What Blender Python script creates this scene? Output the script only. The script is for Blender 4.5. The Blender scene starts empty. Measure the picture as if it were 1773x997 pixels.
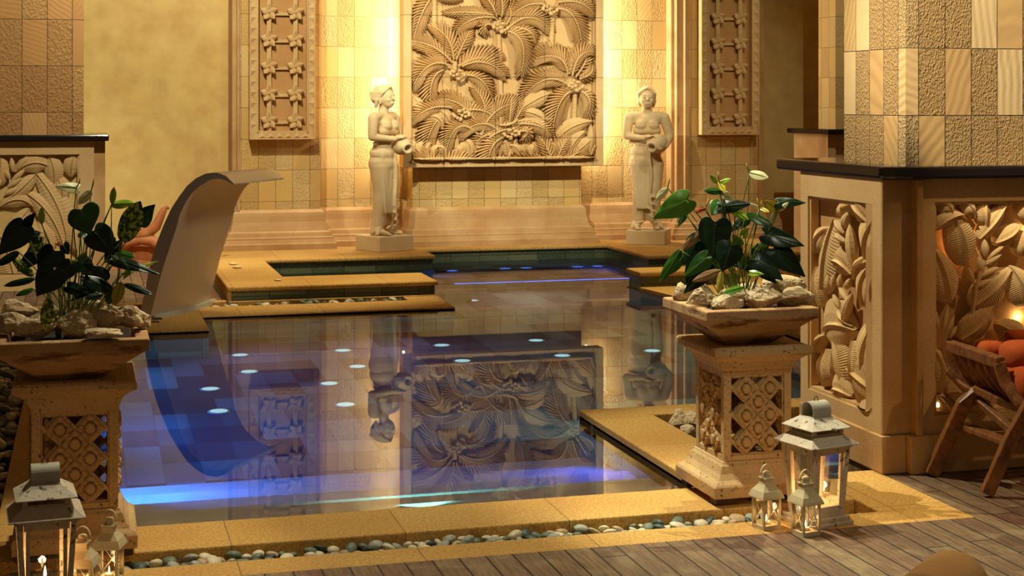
import bpy, bmesh, math, random
from mathutils import Vector, Matrix, noise
SC = bpy.context.scene
C = SC.collection
random.seed(7)
pi = math.pi

# ------------------------------------------------------------ camera
F, CX, Y0, H = 2690.0, 886.5, 178.0, 1.55
YAW = math.atan((CX - 150) / F)
sy, cy = math.sin(YAW), math.cos(YAW)
cam = bpy.data.objects.new('camera', bpy.data.cameras.new('camera'))
C.objects.link(cam)
cam.data.sensor_width = 36
cam.data.lens = F / 1773 * 36
cam.data.shift_y = -(498.5 - Y0) / 1773
cam.location = (0, 0, H)
cam.rotation_euler = (pi / 2, 0, -YAW)
SC.camera = cam

# ------------------------------------------------------------ light
SC.view_settings.view_transform = 'Standard'
SC.view_settings.look = 'None'
SC.view_settings.gamma = 1
SC.view_settings.use_curve_mapping = False
SC.view_settings.exposure = 0.42
wd = bpy.data.worlds.new('world')
SC.world = wd
wd.use_nodes = True
wd.node_tree.nodes['Background'].inputs[0].default_value = (1.0, .72, .42, 1)
wd.node_tree.nodes['Background'].inputs[1].default_value = 0.075
WARM = (1.0, .97, .76)

def spot(name, loc, tgt, power, size=60, blend=.5, rad=.05, col=WARM):
    l = bpy.data.lights.new(name, 'SPOT')
    l.energy = power; l.spot_size = math.radians(size); l.spot_blend = blend
    l.shadow_soft_size = rad; l.color = col
    o = bpy.data.objects.new(name, l); C.objects.link(o)
    o.location = loc
    o.rotation_euler = (Vector(tgt) - Vector(loc)).to_track_quat('-Z', 'Y').to_euler()
    return o

def point(name, loc, power, col, rad=.05):
    l = bpy.data.lights.new(name, 'POINT'); l.energy = power; l.color = col; l.shadow_soft_size = rad
    o = bpy.data.objects.new(name, l); C.objects.link(o); o.location = loc; return o

def area(name, loc, tgt, power, sx, sz, col=WARM, up='Y'):
    l = bpy.data.lights.new(name, 'AREA')
    l.energy = power; l.shape = 'RECTANGLE'; l.size = sx; l.size_y = sz; l.color = col
    o = bpy.data.objects.new(name, l); C.objects.link(o)
    o.location = loc
    o.rotation_euler = (Vector(tgt) - Vector(loc)).to_track_quat('-Z', up).to_euler()
    return o

# ceiling spotlights of the room, plus added fill spots that brighten single parts
spot('pool_spot', (1.2, 6.9, 4.4), (2.9, 6.1, .6), 560, 44, .5, .03)
spot('counter_spot', (1.9, 4.3, 3.9), (3.85, 5.9, 1.85), 760, 28, .5, .03)
spot('front_fill', (1.2, 6.5, 4.8), (1.2, 5.35, 0), 360, 46, .6, .03)  # added fill that brightens the front coping, no known lamp
spot('wall_spot', (2.2, 11.0, 5.8), (3.2, 15.2, 1.2), 130, 62, .9, .02)
spot('wall_spot', (6.2, 11.0, 5.8), (6.0, 15.2, 1.0), 300, 46, .9, .02)
spot('wall_spot', (.6, 11.8, 5.6), (.9, 15.8, 1.9), 900, 66, .9, .02)
spot('wall_spot', (1.9, 11.2, 3.9), (4.0, 15.2, 1.7), 780, 40, .8, .02)
spot('wall_spot', (8.2, 12.2, 5.0), (8.0, 15.7, 1.8), 110, 50, .9, .02)  # added fill to lift the dim plaster wall on the right
spot('spout_fill', (3.6, 8.8, 3.4), (.8, 11.7, .6), 260, 26, .6, .35)  # added soft fill to brighten the steel spout
spot('wall_spot', (6.6, 11.4, 3.9), (4.2, 15.2, 1.9), 330, 40, .8, .02)
spot('pillar_fill', (.4, 9.6, 5.0), (-.5, 13.4, 1.3), 620, 40, .7, .05)  # added fill because the left pillar came out dark
spot('platform_spot', (3.4, 12.4, 5.6), (1.8, 13.2, 0), 900, 34, .7, .04, (1, .88, .56))
spot('platform_spot', (6.0, 11.4, 5.6), (4.9, 12.2, 0), 900, 26, .7, .04, (1, .92, .55))
spot('plant_spot', (1.5, 7.1, 4.4), (.0, 5.6, .75), 230, 26, .5, .03, (1, .88, .58))
spot('deck_spot', (3.0, 7.9, 4.6), (2.75, 5.25, 0), 420, 25, .4, .02, (1, .96, .56))
spot('deck_spot', (2.6, 2.8, 4.2), (1.9, 4.9, 0), 110, 46, .8, .02)
spot('towel_fill', (2.2, 2.7, 3.6), (2.45, 4.15, .1), 90, 18, .8, .02)  # added narrow fill, only there to lighten the towel
spot('chair_spot', (5.0, 4.0, 3.6), (3.75, 5.6, .4), 110, 30, .5, .03, (1, .66, .34))

# ------------------------------------------------------------ helpers
def gp(px, py, h=0.0):
    z = F * (H - h) / (py - Y0); r = (px - CX) / F * z
    return Vector((r * cy + z * sy, -r * sy + z * cy, h))

def dz(px, py, z):
    """point seen at pixel, at camera-axis depth z"""
    r = (px - CX) / F * z
    return Vector((r * cy + z * sy, -r * sy + z * cy, H - (py - Y0) / F * z))

def wy(px, py, Y):
    k = (px - CX) / F; z = Y / (cy - k * sy); r = k * z
    return (r * cy + z * sy, H - (py - Y0) / F * z)

def wx(px, py, X):
    k = (px - CX) / F; z = X / (sy + k * cy); r = k * z
    return (-r * sy + z * cy, H - (py - Y0) / F * z)

CAMP = Vector((0, 0, H))

class MB:
    def __init__(s): s.v = []; s.f = []; s.mi = []; s.cur = 0
    def add(s, vs, fs):
        n = len(s.v); s.v += [tuple(v) for v in vs]
        s.f += [tuple(i + n for i in f) for f in fs]; s.mi += [s.cur] * len(fs)
    def box(s, x0, y0, z0, x1, y1, z1):
        s.add([(x0, y0, z0), (x1, y0, z0), (x1, y1, z0), (x0, y1, z0), (x0, y0, z1), (x1, y0, z1), (x1, y1, z1), (x0, y1, z1)],
              [(3, 2, 1, 0), (4, 5, 6, 7), (0, 1, 5, 4), (1, 2, 6, 5), (2, 3, 7, 6), (3, 0, 4, 7)])
    def obox(s, p, ax, ay, az):
        """oriented box, centre p, half-axis vectors"""
        p, ax, ay, az = map(Vector, (p, ax, ay, az)); vs = []
        for k in (-1, 1):
            for j, i in ((-1, -1), (-1, 1), (1, 1), (1, -1)): vs.append(p + ax * i + ay * j + az * k)
        s.add(vs, [(3, 2, 1, 0), (4, 5, 6, 7), (0, 1, 5, 4), (1, 2, 6, 5), (2, 3, 7, 6), (3, 0, 4, 7)])
    def bar(s, a, b, w, h, up=(0, 0, 1)):
        a, b, up = Vector(a), Vector(b), Vector(up); d = b - a
        sd = d.cross(up)
        if sd.length < 1e-6: sd = d.cross(Vector((1, 0, 0)))
        sd.normalize(); u = sd.cross(d).normalized()
        s.obox((a + b) / 2, d / 2, sd * w / 2, u * h / 2)
    def prism(s, poly, z0, z1):
        n = len(poly)
        s.add([(x, y, z0) for x, y in poly] + [(x, y, z1) for x, y in poly],
              [tuple(range(n - 1, -1, -1)), tuple(range(n, 2 * n))] + [(i, (i + 1) % n, n + (i + 1) % n, n + i) for i in range(n)])
    def rings(s, rs, cap=True, closed=True):
        n = len(rs[0]); vs = [v for r in rs for v in r]; fs = []
        m = n if closed else n - 1
        for k in range(len(rs) - 1):
            for i in range(m):
                j = (i + 1) % n
                fs.append((k * n + i, k * n + j, (k + 1) * n + j, (k + 1) * n + i))
        if cap and closed:
            fs.append(tuple(range(n - 1, -1, -1))); fs.append(tuple((len(rs) - 1) * n + i for i in range(n)))
        s.add(vs, fs)
    def loft(s, prof, cx=0, cyy=0, hx=None, hy=None):
        """square rings; prof = (half, z) or with hx,hy base half sizes prof = (outset, z)"""
        rs = []
        for a, z in prof:
            ax, ay = (a, a) if hx is None else (hx + a, hy + a)
            rs.append([(cx - ax, cyy - ay, z), (cx + ax, cyy - ay, z), (cx + ax, cyy + ay, z), (cx - ax, cyy + ay, z)])
        s.rings(rs)
    def lathe(s, prof, n=16, c=(0, 0, 0)):
        s.rings([[(c[0] + r * math.cos(2 * pi * i / n), c[1] + r * math.sin(2 * pi * i / n), c[2] + z) for i in range(n)] for r, z in prof])
    def tube(s, pts, rad, n=6):
        pts = [Vector(p) for p in pts]; rs = []
        up = Vector((.3, .2, 1)).normalized()
        for i, p in enumerate(pts):
            d = (pts[min(i + 1, len(pts) - 1)] - pts[max(i - 1, 0)]).normalized()
            a = d.cross(up)
            if a.length < .05: a = d.cross(Vector((1, 0, 0)))
            a.normalize(); b = a.cross(d)
            r = rad[i] if isinstance(rad, (list, tuple)) else rad
            rs.append([p + a * r * math.cos(2 * pi * k / n) + b * r * math.sin(2 * pi * k / n) for k in range(n)])
        s.rings(rs)
    def ell(s, c, r, rot=None, n=14, m=9):
        c = Vector(c); rs = []
        if isinstance(r, (int, float)): r = (r, r, r)
        for j in range(1, m):
            t = pi * j / m
            rg = []
            for i in range(n):
                a = 2 * pi * i / n
                v = Vector((r[0] * math.sin(t) * math.cos(a), r[1] * math.sin(t) * math.sin(a), -r[2] * math.cos(t)))
                if rot: v = rot @ v
                rg.append(c + v)
            rs.append(rg)
        s.rings(rs)
    def cap(s, a, b, ra, rb, n=14, flat=1.0):
        """round cone between two balls"""
        a, b = Vector(a), Vector(b); d = (b - a)
        L = d.length; d.normalize()
        u = d.cross(Vector((0, 1, 0)))
        if u.length < .05: u = d.cross(Vector((1, 0, 0)))
        u.normalize(); w = u.cross(d); rs = []
        for t, r in [(-.94, .34), (-.7, .71), (0, 1)]:
            rs.append((a + d * ra * t, ra * r))
        for t, r in [(0, 1), (.7, .71), (.94, .34)]:
            rs.append((b + d * rb * t, rb * r))
        s.rings([[p + u * r * math.cos(2 * pi * i / n) + w * r * flat * math.sin(2 * pi * i / n) for i in range(n)] for p, r in rs])
    def grid(s, P):
        n = len(P[0]); s.add([v for r in P for v in r], [(j * n + i, j * n + i + 1, (j + 1) * n + i + 1, (j + 1) * n + i) for j in range(len(P) - 1) for i in range(n - 1)])
    def build(s, name, mat, parent=None, smooth=False, M=None):
        me = bpy.data.meshes.new(name)
        vs = s.v if M is None else [tuple(M @ Vector(v)) for v in s.v]
        me.from_pydata(vs, [], s.f)
        mats = mat if isinstance(mat, (list, tuple)) else [mat]
        for m in mats: me.materials.append(m)
        if len(mats) > 1: me.polygons.foreach_set('material_index', s.mi)
        bm = bmesh.new(); bm.from_mesh(me); bmesh.ops.recalc_face_normals(bm, faces=bm.faces); bm.to_mesh(me); bm.free()
        if smooth: me.polygons.foreach_set('use_smooth', [True] * len(me.polygons))
        me.update()
        o = bpy.data.objects.new(name, me); C.objects.link(o)
        if parent: o.parent = parent
        return o

def bevel(o, w, seg=2):
    m = o.modifiers.new('bevel', 'BEVEL'); m.width = w; m.segments = seg; m.limit_method = 'ANGLE'
    return o

def empty(name, loc=(0, 0, 0), rz=0):
    o = bpy.data.objects.new(name, None); C.objects.link(o); o.location = loc; o.rotation_euler = (0, 0, rz)
    o.empty_display_size = .05
    return o

def tag(o, label, cat, group=None, kind=None):
    o['label'] = label; o['category'] = cat
    if group: o['group'] = group
    if kind: o['kind'] = kind
    return o

def struct(o): o['kind'] = 'structure'; return o

def copy_tree(o, parent=None):
    c = o.copy(); C.objects.link(c); c.parent = parent
    for ch in list(o.children): copy_tree(ch, c)
    return c

def realize(o, name, parent=None, mat=None):
    bpy.context.view_layer.update()
    dg = bpy.context.evaluated_depsgraph_get()
    me = bpy.data.meshes.new_from_object(o.evaluated_get(dg))
    bpy.data.objects.remove(o)
    me.name = name
    if mat:
        me.materials.clear(); me.materials.append(mat)
    me.polygons.foreach_set('use_smooth', [True] * len(me.polygons))
    n = bpy.data.objects.new(name, me); C.objects.link(n)
    if parent: n.parent = parent
    return n

# ------------------------------------------------------------ materials
def srgb(r, g, b):
    f = lambda c: (c / 255 / 12.92) if c / 255 <= .04045 else ((c / 255 + .055) / 1.055) ** 2.4
    return (f(r), f(g), f(b), 1)

class NT:
    def __init__(s, name):
        s.m = bpy.data.materials.new(name); s.m.use_nodes = True; s.t = s.m.node_tree
        s.t.nodes.clear(); s.out = s.n('ShaderNodeOutputMaterial')
    def n(s, ty, **kw):
        nd = s.t.nodes.new(ty)
        for k, v in kw.items(): setattr(nd, k, v)
        return nd
    def l(s, a, b): s.t.links.new(a, b)
    def val(s, sock, v):
        if isinstance(v, bpy.types.NodeSocket): s.l(v, sock)
        else: sock.default_value = v
    def math(s, op, a, b=0.0, c=0.0):
        m = s.n('ShaderNodeMath', operation=op)
        s.val(m.inputs[0], a); s.val(m.inputs[1], b); s.val(m.inputs[2], c)
        return m.outputs[0]
    def mix(s, f, a, b, ty='MIX'):
        m = s.n('ShaderNodeMix', data_type='RGBA', blend_type=ty)
        s.val(m.inputs[0], f); s.val(m.inputs[6], a); s.val(m.inputs[7], b)
        return m.outputs[2]
    def co(s):
        if not hasattr(s, '_co'): s._co = s.n('ShaderNodeTexCoord').outputs['Object']
        return s._co
    def mapv(s, scale=(1, 1, 1), v=None):
        m = s.n('ShaderNodeMapping'); m.inputs['Scale'].default_value = scale
        s.l(v or s.co(), m.inputs[0]); return m.outputs[0]
    def noise(s, scale, detail=4, v=None, rough=.55, out=0):
        m = s.n('ShaderNodeTexNoise'); m.inputs['Scale'].default_value = scale; m.inputs['Detail'].default_value = detail
        m.inputs['Roughness'].default_value = rough
        s.l(v or s.co(), m.inputs['Vector']); return m.outputs[out]
    def ramp(s, f, stops):
        r = s.n('ShaderNodeValToRGB'); s.l(f, r.inputs[0])
        e = r.color_ramp.elements
        while len(e) < len(stops): e.new(.5)
        for i, (p, c) in enumerate(stops): e[i].position = p; e[i].color = c if len(c) == 4 else (*c, 1)
        return r.outputs[0]
    def bump(s, h, strength=.5, dist=.01, prev=None):
        b = s.n('ShaderNodeBump'); b.inputs['Strength'].default_value = strength; b.inputs['Distance'].default_value = dist
        s.val(b.inputs['Height'], h)
        if prev: s.l(prev, b.inputs['Normal'])
        return b.outputs[0]
    def pr(s, col, rough=.7, bump=None, metal=0, spec=.3, **kw):
        p = s.n('ShaderNodeBsdfPrincipled')
        s.val(p.inputs['Base Color'], col); s.val(p.inputs['Roughness'], rough); s.val(p.inputs['Metallic'], metal)
        p.inputs['Specular IOR Level'].default_value = spec
        for k, v in kw.items(): p.inputs[k.replace('_', ' ')].default_value = v
        if bump: s.l(bump, p.inputs['Normal'])
        s.l(p.outputs[0], s.out.inputs[0]); return s.m

def stone(name, rgb, rgb2=None, grain=220, bump=.35, rough=.85, spots=0, bd=.003, stain=None):
    t = NT(name); c1 = srgb(*rgb); c2 = srgb(*(rgb2 or [int(x * .86) for x in rgb]))
    col = t.mix(t.ramp(t.noise(3.2, 5), [(.35, (0, 0, 0)), (.65, (1, 1, 1))]), c1, c2)
    g = t.noise(grain, 3)
    col = t.mix(.25, col, t.ramp(g, [(.3, (.25, .25, .25)), (.7, (.8, .8, .8))]), 'OVERLAY')
    if spots:
        s1 = t.ramp(t.noise(spots, 2), [(.62, (0, 0, 0)), (.70, (1, 1, 1))])
        col = t.mix(s1, col, srgb(*[int(x * .45) for x in rgb]))
    if stain:
        v = t.mapv((1, 1, 4)); s2 = t.ramp(t.noise(5, 6, v, .65), [(.5, (0, 0, 0)), (.62, (1, 1, 1))])
        col = t.mix(s2, col, srgb(*stain))
    return t.pr(col, rough, t.bump(g, bump, bd))

def cells(t, u, v, w, h):
    """cell ids, random colour per cell and joint mask (1 in joint)"""
    a = t.math('DIVIDE', u, w); b = t.math('DIVIDE', v, h)
    ia = t.math('FLOOR', a); ib = t.math('FLOOR', b)
    cb = t.n('ShaderNodeCombineXYZ'); t.l(ia, cb.inputs[0]); t.l(ib, cb.inputs[1])
    wn = t.n('ShaderNodeTexWhiteNoise'); t.l(cb.outputs[0], wn.inputs[0])
    fa = t.math('FRACT', a); fb = t.math('FRACT', b)
    def edge(f, sz):
        e = t.math('MINIMUM', f, t.math('SUBTRACT', 1.0, f))
        return t.math('MULTIPLY', e, sz)
    d = t.math('MINIMUM', edge(fa, w), edge(fb, h))
    return ia, ib, wn, d

def split(t, v=None):
    s = t.n('ShaderNodeSeparateXYZ'); t.l(v or t.co(), s.inputs[0]); return s.outputs

def tiles(name, c1, c2, c3, w, h, off=0.0, joint=.004, rough_amt=1.0, jc=(70, 48, 24), chis=70, zoff=0.0):
    t = NT(name); x, y, z = split(t)
    u = t.math('ADD', t.math('ADD', x, y), off); v = t.math('ADD', z, zoff)
    ia, ib, wn, d = cells(t, u, v, w, h)
    col = t.ramp(wn.outputs[0], [(0, srgb(*c1)), (.5, srgb(*c2)), (1, srgb(*c3))])
    col = t.mix(t.math('MULTIPLY', t.noise(2.5, 5), .5), col, srgb(*[int(k * .8) for k in c2]))
    par = t.math('MODULO', t.math('ABSOLUTE', t.math('ADD', ia, ib)), 2.0)
    sc = split(t, wn.outputs[1])
    rgh = t.math('MAXIMUM', t.math('MULTIPLY', par, t.math('GREATER_THAN', sc[1], .12)), t.math('GREATER_THAN', sc[1], .72))
    vo = t.n('ShaderNodeTexVoronoi'); vo.inputs['Scale'].default_value = chis; t.l(t.mapv((1, 1, .6)), vo.inputs['Vector'])
    n1 = t.noise(chis * 1.3, 3)
    hz = t.math('MULTIPLY', t.math('ADD', t.math('MULTIPLY', vo.outputs[0], .8), n1), rgh)
    wv = t.n('ShaderNodeTexWave'); wv.inputs['Scale'].default_value = 9; wv.inputs['Distortion'].default_value = 3
    rt = t.n('ShaderNodeVectorRotate'); rt.inputs['Axis'].default_value = (.5, .5, .2); t.l(t.co(), rt.inputs[0]); t.l(t.math('MULTIPLY', sc[0], 6.0), rt.inputs['Angle'])
    t.l(rt.outputs[0], wv.inputs[0])
    hs = t.math('MULTIPLY', t.math('SUBTRACT', 1.0, rgh), t.math('MULTIPLY', t.math('MULTIPLY', wv.outputs[1], t.noise(3, 2)), .22))
    jm = t.n('ShaderNodeMapRange'); t.val(jm.inputs[0], d); jm.inputs[1].default_value = 0; jm.inputs[2].default_value = joint
    jm.inputs[3].default_value = 1; jm.inputs[4].default_value = 0
    b1 = t.bump(t.math('ADD', hz, hs), 1.0, .012 * rough_amt)
    b2 = t.bump(t.math('SUBTRACT', 1.0, jm.outputs[0]), .8, .006, b1)
    col = t.mix(t.math('MULTIPLY', jm.outputs[0], .8), col, srgb(*jc))
    col = t.mix(t.math('MULTIPLY', rgh, .10), col, srgb(120, 90, 50))
    return t.pr(col, .85, b2)

def simple(name, rgb, rough=.5, metal=0, spec=.4, **kw):
    t = NT(name); return t.pr(srgb(*rgb), rough, None, metal, spec, **kw)

M = {}
M['tile_back'] = tiles('sandstone_wall_tiles', (222, 190, 128), (205, 165, 98), (216, 176, 104), .17, .31, .03, .003, .55, (120, 84, 42), 60, .05)
M['tile_left'] = tiles('sandstone_pillar_tiles', (200, 152, 92), (176, 124, 70), (190, 140, 84), .2, .385, .065, .004, 1, (80, 50, 28), 60, .07)
M['tile_right'] = tiles('sandstone_pillar_tiles_near', (206, 172, 122), (190, 148, 92), (178, 136, 84), .1255, .285, .03, .003, 1.1, (70, 48, 26), 130, -.07)
M['carve'] = stone('carved_sandstone', (206, 170, 116), (196, 156, 100), 160, .25, .88)
M['carve_dark'] = stone('carved_sandstone_backing', (188, 142, 86), (176, 128, 74), 160, .3, .9)
def carved_blocks():
    t = NT('carved_sandstone_blocks'); x, y, z = split(t)
    ia, ib, wn, d = cells(t, t.math('SUBTRACT', x, 3.042), t.math('SUBTRACT', z, .293), .5255, .617)
    jm = t.math('LESS_THAN', d, .0035)
    col = t.mix(t.ramp(t.noise(3, 4), [(.35, (0, 0, 0)), (.65, (1, 1, 1))]), srgb(212, 176, 120), srgb(202, 162, 104))
    col = t.mix(t.math('MULTIPLY', jm, .7), col, srgb(90, 62, 34))
    return t.pr(col, .88, t.bump(t.noise(120, 3), .25, .003))
M['panel'] = carved_blocks()
M['plinth'] = stone('smooth_plinth_stone', (194, 156, 104), (176, 132, 80), 140, .12, .8)
M['plaster'] = stone('golden_plaster', (208, 174, 106), (202, 164, 96), 6, .05, .8)
M['statue'] = stone('pale_statue_stone', (218, 190, 142), (208, 176, 126), 200, .25, .9, 0, .002)
M['pedestal'] = stone('pedestal_stone', (200, 166, 116), (184, 146, 96), 150, .25, .85, 75)
M['bowl'] = stone('weathered_bowl_stone', (190, 152, 106), (168, 124, 80), 120, .5, .9, 0, .004, (104, 68, 42))
M['rock'] = stone('rough_limestone', (214, 190, 150), (190, 160, 120), 90, .9, .95, 0, .01)
M['towel'] = stone('terry_towel', (190, 140, 84), (178, 126, 72), 420, 1, 1, 0, .006)
M['cushion'] = stone('orange_towelling', (196, 92, 38), (180, 78, 30), 420, .8, 1, 0, .004)

def coping_mat():
    t = NT('yellow_sandstone_coping'); x, y, z = split(t)
    ia, ib, wn, d = cells(t, t.math('ADD', x, .13), t.math('ADD', y, .2), .62, .62)
    col = t.mix(wn.outputs[0], srgb(218, 176, 96), srgb(204, 160, 80))
    g = t.noise(190, 4, None, .7)
    col = t.mix(t.ramp(t.noise(1.6, 4), [(.4, (0, 0, 0)), (.7, (.7, .7, .7))]), col, srgb(190, 132, 60))
    col = t.mix(t.ramp(t.noise(70, 3), [(.45, (0, 0, 0)), (.62, (.6, .6, .6))]), col, srgb(166, 116, 52))
    col = t.mix(t.ramp(g, [(.50, (0, 0, 0)), (.62, (1, 1, 1))]), col, srgb(150, 104, 48))
    col = t.mix(t.ramp(t.noise(230, 2), [(.64, (0, 0, 0)), (.70, (1, 1, 1))]), col, srgb(236, 206, 140))
    jm = t.math('LESS_THAN', d, .002)
    col = t.mix(t.math('MULTIPLY', jm, .7), col, srgb(90, 60, 30))
    return t.pr(col, .75, t.bump(g, .5, .003))
M['coping'] = coping_mat()

def green_tile():
    t = NT('green_pool_tile'); x, y, z = split(t)
    ia, ib, wn, d = cells(t, t.math('ADD', x, y), t.math('ADD', z, .3), .30, .16)
    col = t.ramp(wn.outputs[0], [(0, srgb(62, 72, 50)), (.5, srgb(84, 92, 66)), (1, srgb(104, 108, 80))])
    col = t.mix(t.ramp(t.noise(60, 4), [(.55, (0, 0, 0)), (.7, (1, 1, 1))]), col, srgb(120, 122, 92))
    jm = t.math('LESS_THAN', d, .003)
    col = t.mix(jm, col, srgb(40, 44, 32))
    return t.pr(col, .35, t.bump(t.noise(60, 4), .2, .003), 0, .5)
M['green'] = green_tile()

def pool_tile():
    t = NT('slate_pool_floor_tile'); x, y, z = split(t)
    ia, ib, wn, d = cells(t, x, t.math('ADD', y, t.math('MULTIPLY', z, 1.0)), .185, .37)
    col = t.ramp(wn.outputs[0], [(0, srgb(50, 46, 52)), (.3, srgb(66, 60, 62)), (.5, srgb(84, 94, 88)), (.75, srgb(100, 110, 100)), (1, srgb(74, 82, 80))])
    col = t.mix(.2, col, t.noise(25, 4), 'OVERLAY')
    jm = t.math('LESS_THAN', d, .002)
    col = t.mix(t.math('MULTIPLY', jm, .7), col, srgb(50, 50, 50))
    return t.pr(col, .5)
M['pooltile'] = pool_tile()
M['step'] = stone('pale_step_stone', (160, 152, 128), (146, 138, 118), 200, .2, .7)

def deck_mat():
    t = NT('weathered_deck_planks'); x, y, z = split(t)
    w = .094
    a = t.math('DIVIDE', x, w); ia = t.math('FLOOR', a); fa = t.math('FRACT', a)
    w1 = t.n('ShaderNodeTexWhiteNoise', noise_dimensions='1D'); t.l(ia, w1.inputs['W'])
    yy = t.math('DIVIDE', t.math('ADD', y, t.math('MULTIPLY', w1.outputs[0], 3.0)), 1.7)
    iy = t.math('FLOOR', yy); fy = t.math('FRACT', yy)
    cb = t.n('ShaderNodeCombineXYZ'); t.l(ia, cb.inputs[0]); t.l(iy, cb.inputs[1])
    w2 = t.n('ShaderNodeTexWhiteNoise'); t.l(cb.outputs[0], w2.inputs[0])
    ed = t.math('MINIMUM', t.math('MULTIPLY', t.math('MINIMUM', fa, t.math('SUBTRACT', 1.0, fa)), w),
                t.math('MULTIPLY', t.math('MINIMUM', fy, t.math('SUBTRACT', 1.0, fy)), 1.7))
    gap = t.math('LESS_THAN', ed, .0032)
    col = t.ramp(w2.outputs[0], [(0, srgb(104, 74, 54)), (.35, srgb(128, 98, 70)), (.65, srgb(142, 116, 82)), (1, srgb(116, 70, 56))])
    g = t.noise(9, 6, t.mapv((9, .7, 1)), .7)
    col = t.mix(t.ramp(g, [(.42, (0, 0, 0)), (.62, (1, 1, 1))]), t.mix(.6, col, srgb(64, 42, 34)), col)
    col = t.mix(t.ramp(t.noise(7, 5), [(.52, (0, 0, 0)), (.7, (.5, .5, .5))]), col, srgb(160, 140, 104))
    col = t.mix(gap, col, srgb(14, 9, 6))
    gr = t.n('ShaderNodeTexWave'); gr.inputs['Scale'].default_value = 75; gr.bands_direction = 'X'; t.l(t.co(), gr.inputs[0])
    b = t.bump(g, .5, .003); b = t.bump(t.math('SUBTRACT', 1.0, gap), 1, .004, b)
    return t.pr(col, .55, b, 0, .35)
M['deck'] = deck_mat()

def glass(name, ior, rough=0.0, col=(1, 1, 1, 1)):
    t = NT(name); g = t.n('ShaderNodeBsdfGlass'); g.inputs['IOR'].default_value = ior; g.inputs['Roughness'].default_value = rough
    g.inputs['Color'].default_value = col
    t.l(g.outputs[0], t.out.inputs[0]); return t.m
def water_mat():
    t = NT('pool_water'); r = t.n('ShaderNodeBsdfRefraction'); r.inputs['IOR'].default_value = 1.33; r.inputs['Roughness'].default_value = 0
    g = t.n('ShaderNodeBsdfGlossy'); g.inputs['Roughness'].default_value = 0.0
    f = t.n('ShaderNodeFresnel'); f.inputs[0].default_value = 1.33; mx = t.n('ShaderNodeMixShader')
    t.l(t.math('MULTIPLY', f.outputs[0], .72), mx.inputs[0]); t.l(r.outputs[0], mx.inputs[1]); t.l(g.outputs[0], mx.inputs[2]); t.l(mx.outputs[0], t.out.inputs[0]); return t.m
M['water'] = water_mat()

def pane_mat():
    t = NT('lantern_glass'); a = t.n('ShaderNodeBsdfTransparent'); b = t.n('ShaderNodeBsdfGlossy'); b.inputs['Roughness'].default_value = .03
    f = t.n('ShaderNodeFresnel'); f.inputs[0].default_value = 1.5; m = t.n('ShaderNodeMixShader')
    t.l(f.outputs[0], m.inputs[0]); t.l(a.outputs[0], m.inputs[1]); t.l(b.outputs[0], m.inputs[2]); t.l(m.outputs[0], t.out.inputs[0]); return t.m
M['pane'] = pane_mat()

def emit(name, col, st):
    t = NT(name); e = t.n('ShaderNodeEmission'); e.inputs[0].default_value = (*col, 1); e.inputs[1].default_value = st
    t.l(e.outputs[0], t.out.inputs[0]); return t.m
M['led'] = emit('warm_led', (1, .86, .55), 5)
M['disc'] = emit('pool_light_glass', (.5, .9, 1), .65)
M['disc_blue'] = emit('blue_pool_light_glass', (.08, .2, 1), .9)
M['strip_blue'] = emit('blue_led_strip', (.04, .12, 1), 3)
M['flame'] = emit('candle_flame', (1, .62, .25), 14)
M['slot'] = emit('step_light_glass', (1, .82, .42), 3)

def steel():
    t = NT('brushed_stainless_steel')
    n1 = t.noise(30, 4, t.mapv((1, 1, 12)), .6)
    return t.pr(srgb(196, 180, 152), t.math('ADD', .42, t.math('MULTIPLY', n1, .2)), t.bump(n1, .12, .002), .7, .5)
M['steel'] = steel()
M['granite'] = simple('black_granite', (26, 16, 16), .12, 0, .6)
def leafm(name, c1, c2, vein=(90, 130, 40), var=None, rough=.25):
    t = NT(name); n1 = t.noise(9, 3)
    col = t.mix(t.ramp(n1, [(.35, (0, 0, 0)), (.65, (1, 1, 1))]), srgb(*c1), srgb(*c2))
    if var:
        col = t.mix(t.ramp(t.noise(75, 3), [(.48, (0, 0, 0)), (.56, (1, 1, 1))]), col, srgb(*var))
    return t.pr(col, rough, None, 0, .35)
M['leaf_dark'] = leafm('dark_leaf', (20, 46, 22), (12, 30, 16))
M['leaf_mid'] = leafm('green_leaf', (52, 100, 26), (36, 80, 20))
M['leaf_bright'] = leafm('bright_leaf', (92, 140, 32), (70, 118, 26))
M['leaf_light'] = leafm('yellow_green_leaf', (168, 196, 60), (140, 176, 44))
M['leaf_var'] = leafm('variegated_leaf', (56, 96, 26), (40, 78, 20), var=(196, 206, 84))
M['leaf_yellow'] = leafm('yellowing_leaf', (190, 160, 44), (150, 140, 40), rough=.5)
M['leaf_brown'] = leafm('dry_leaf', (150, 104, 56), (120, 84, 50), rough=.7)
M['spathe'] = leafm('cream_spathe', (240, 232, 180), (222, 214, 140), rough=.35)
M['spathe_yellow'] = leafm('yellow_spathe', (230, 214, 60), (210, 196, 60), rough=.35)
M['red'] = leafm('red_spathe', (180, 60, 30), (150, 50, 26))
M['stem'] = leafm('plant_stem', (110, 130, 50), (84, 104, 36), rough=.4)
M['soil'] = stone('dark_soil', (40, 28, 18), (26, 18, 12), 90, 1, 1)
M['white_wood'] = stone('distressed_white_wood', (206, 192, 168), (186, 166, 138), 120, .5, .7, 40)
M['white_metal'] = stone('cream_painted_metal', (206, 190, 150), (190, 170, 126), 300, .1, .45)
M['grey_zinc'] = stone('speckled_zinc', (176, 170, 150), (150, 142, 122), 500, .4, .5)
M['dark_metal'] = simple('dark_lantern_metal', (60, 44, 30), .5, .6)
M['wax'] = simple('candle_wax', (250, 232, 196), .5, 0, .4, Emission_Strength=.0)
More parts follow.
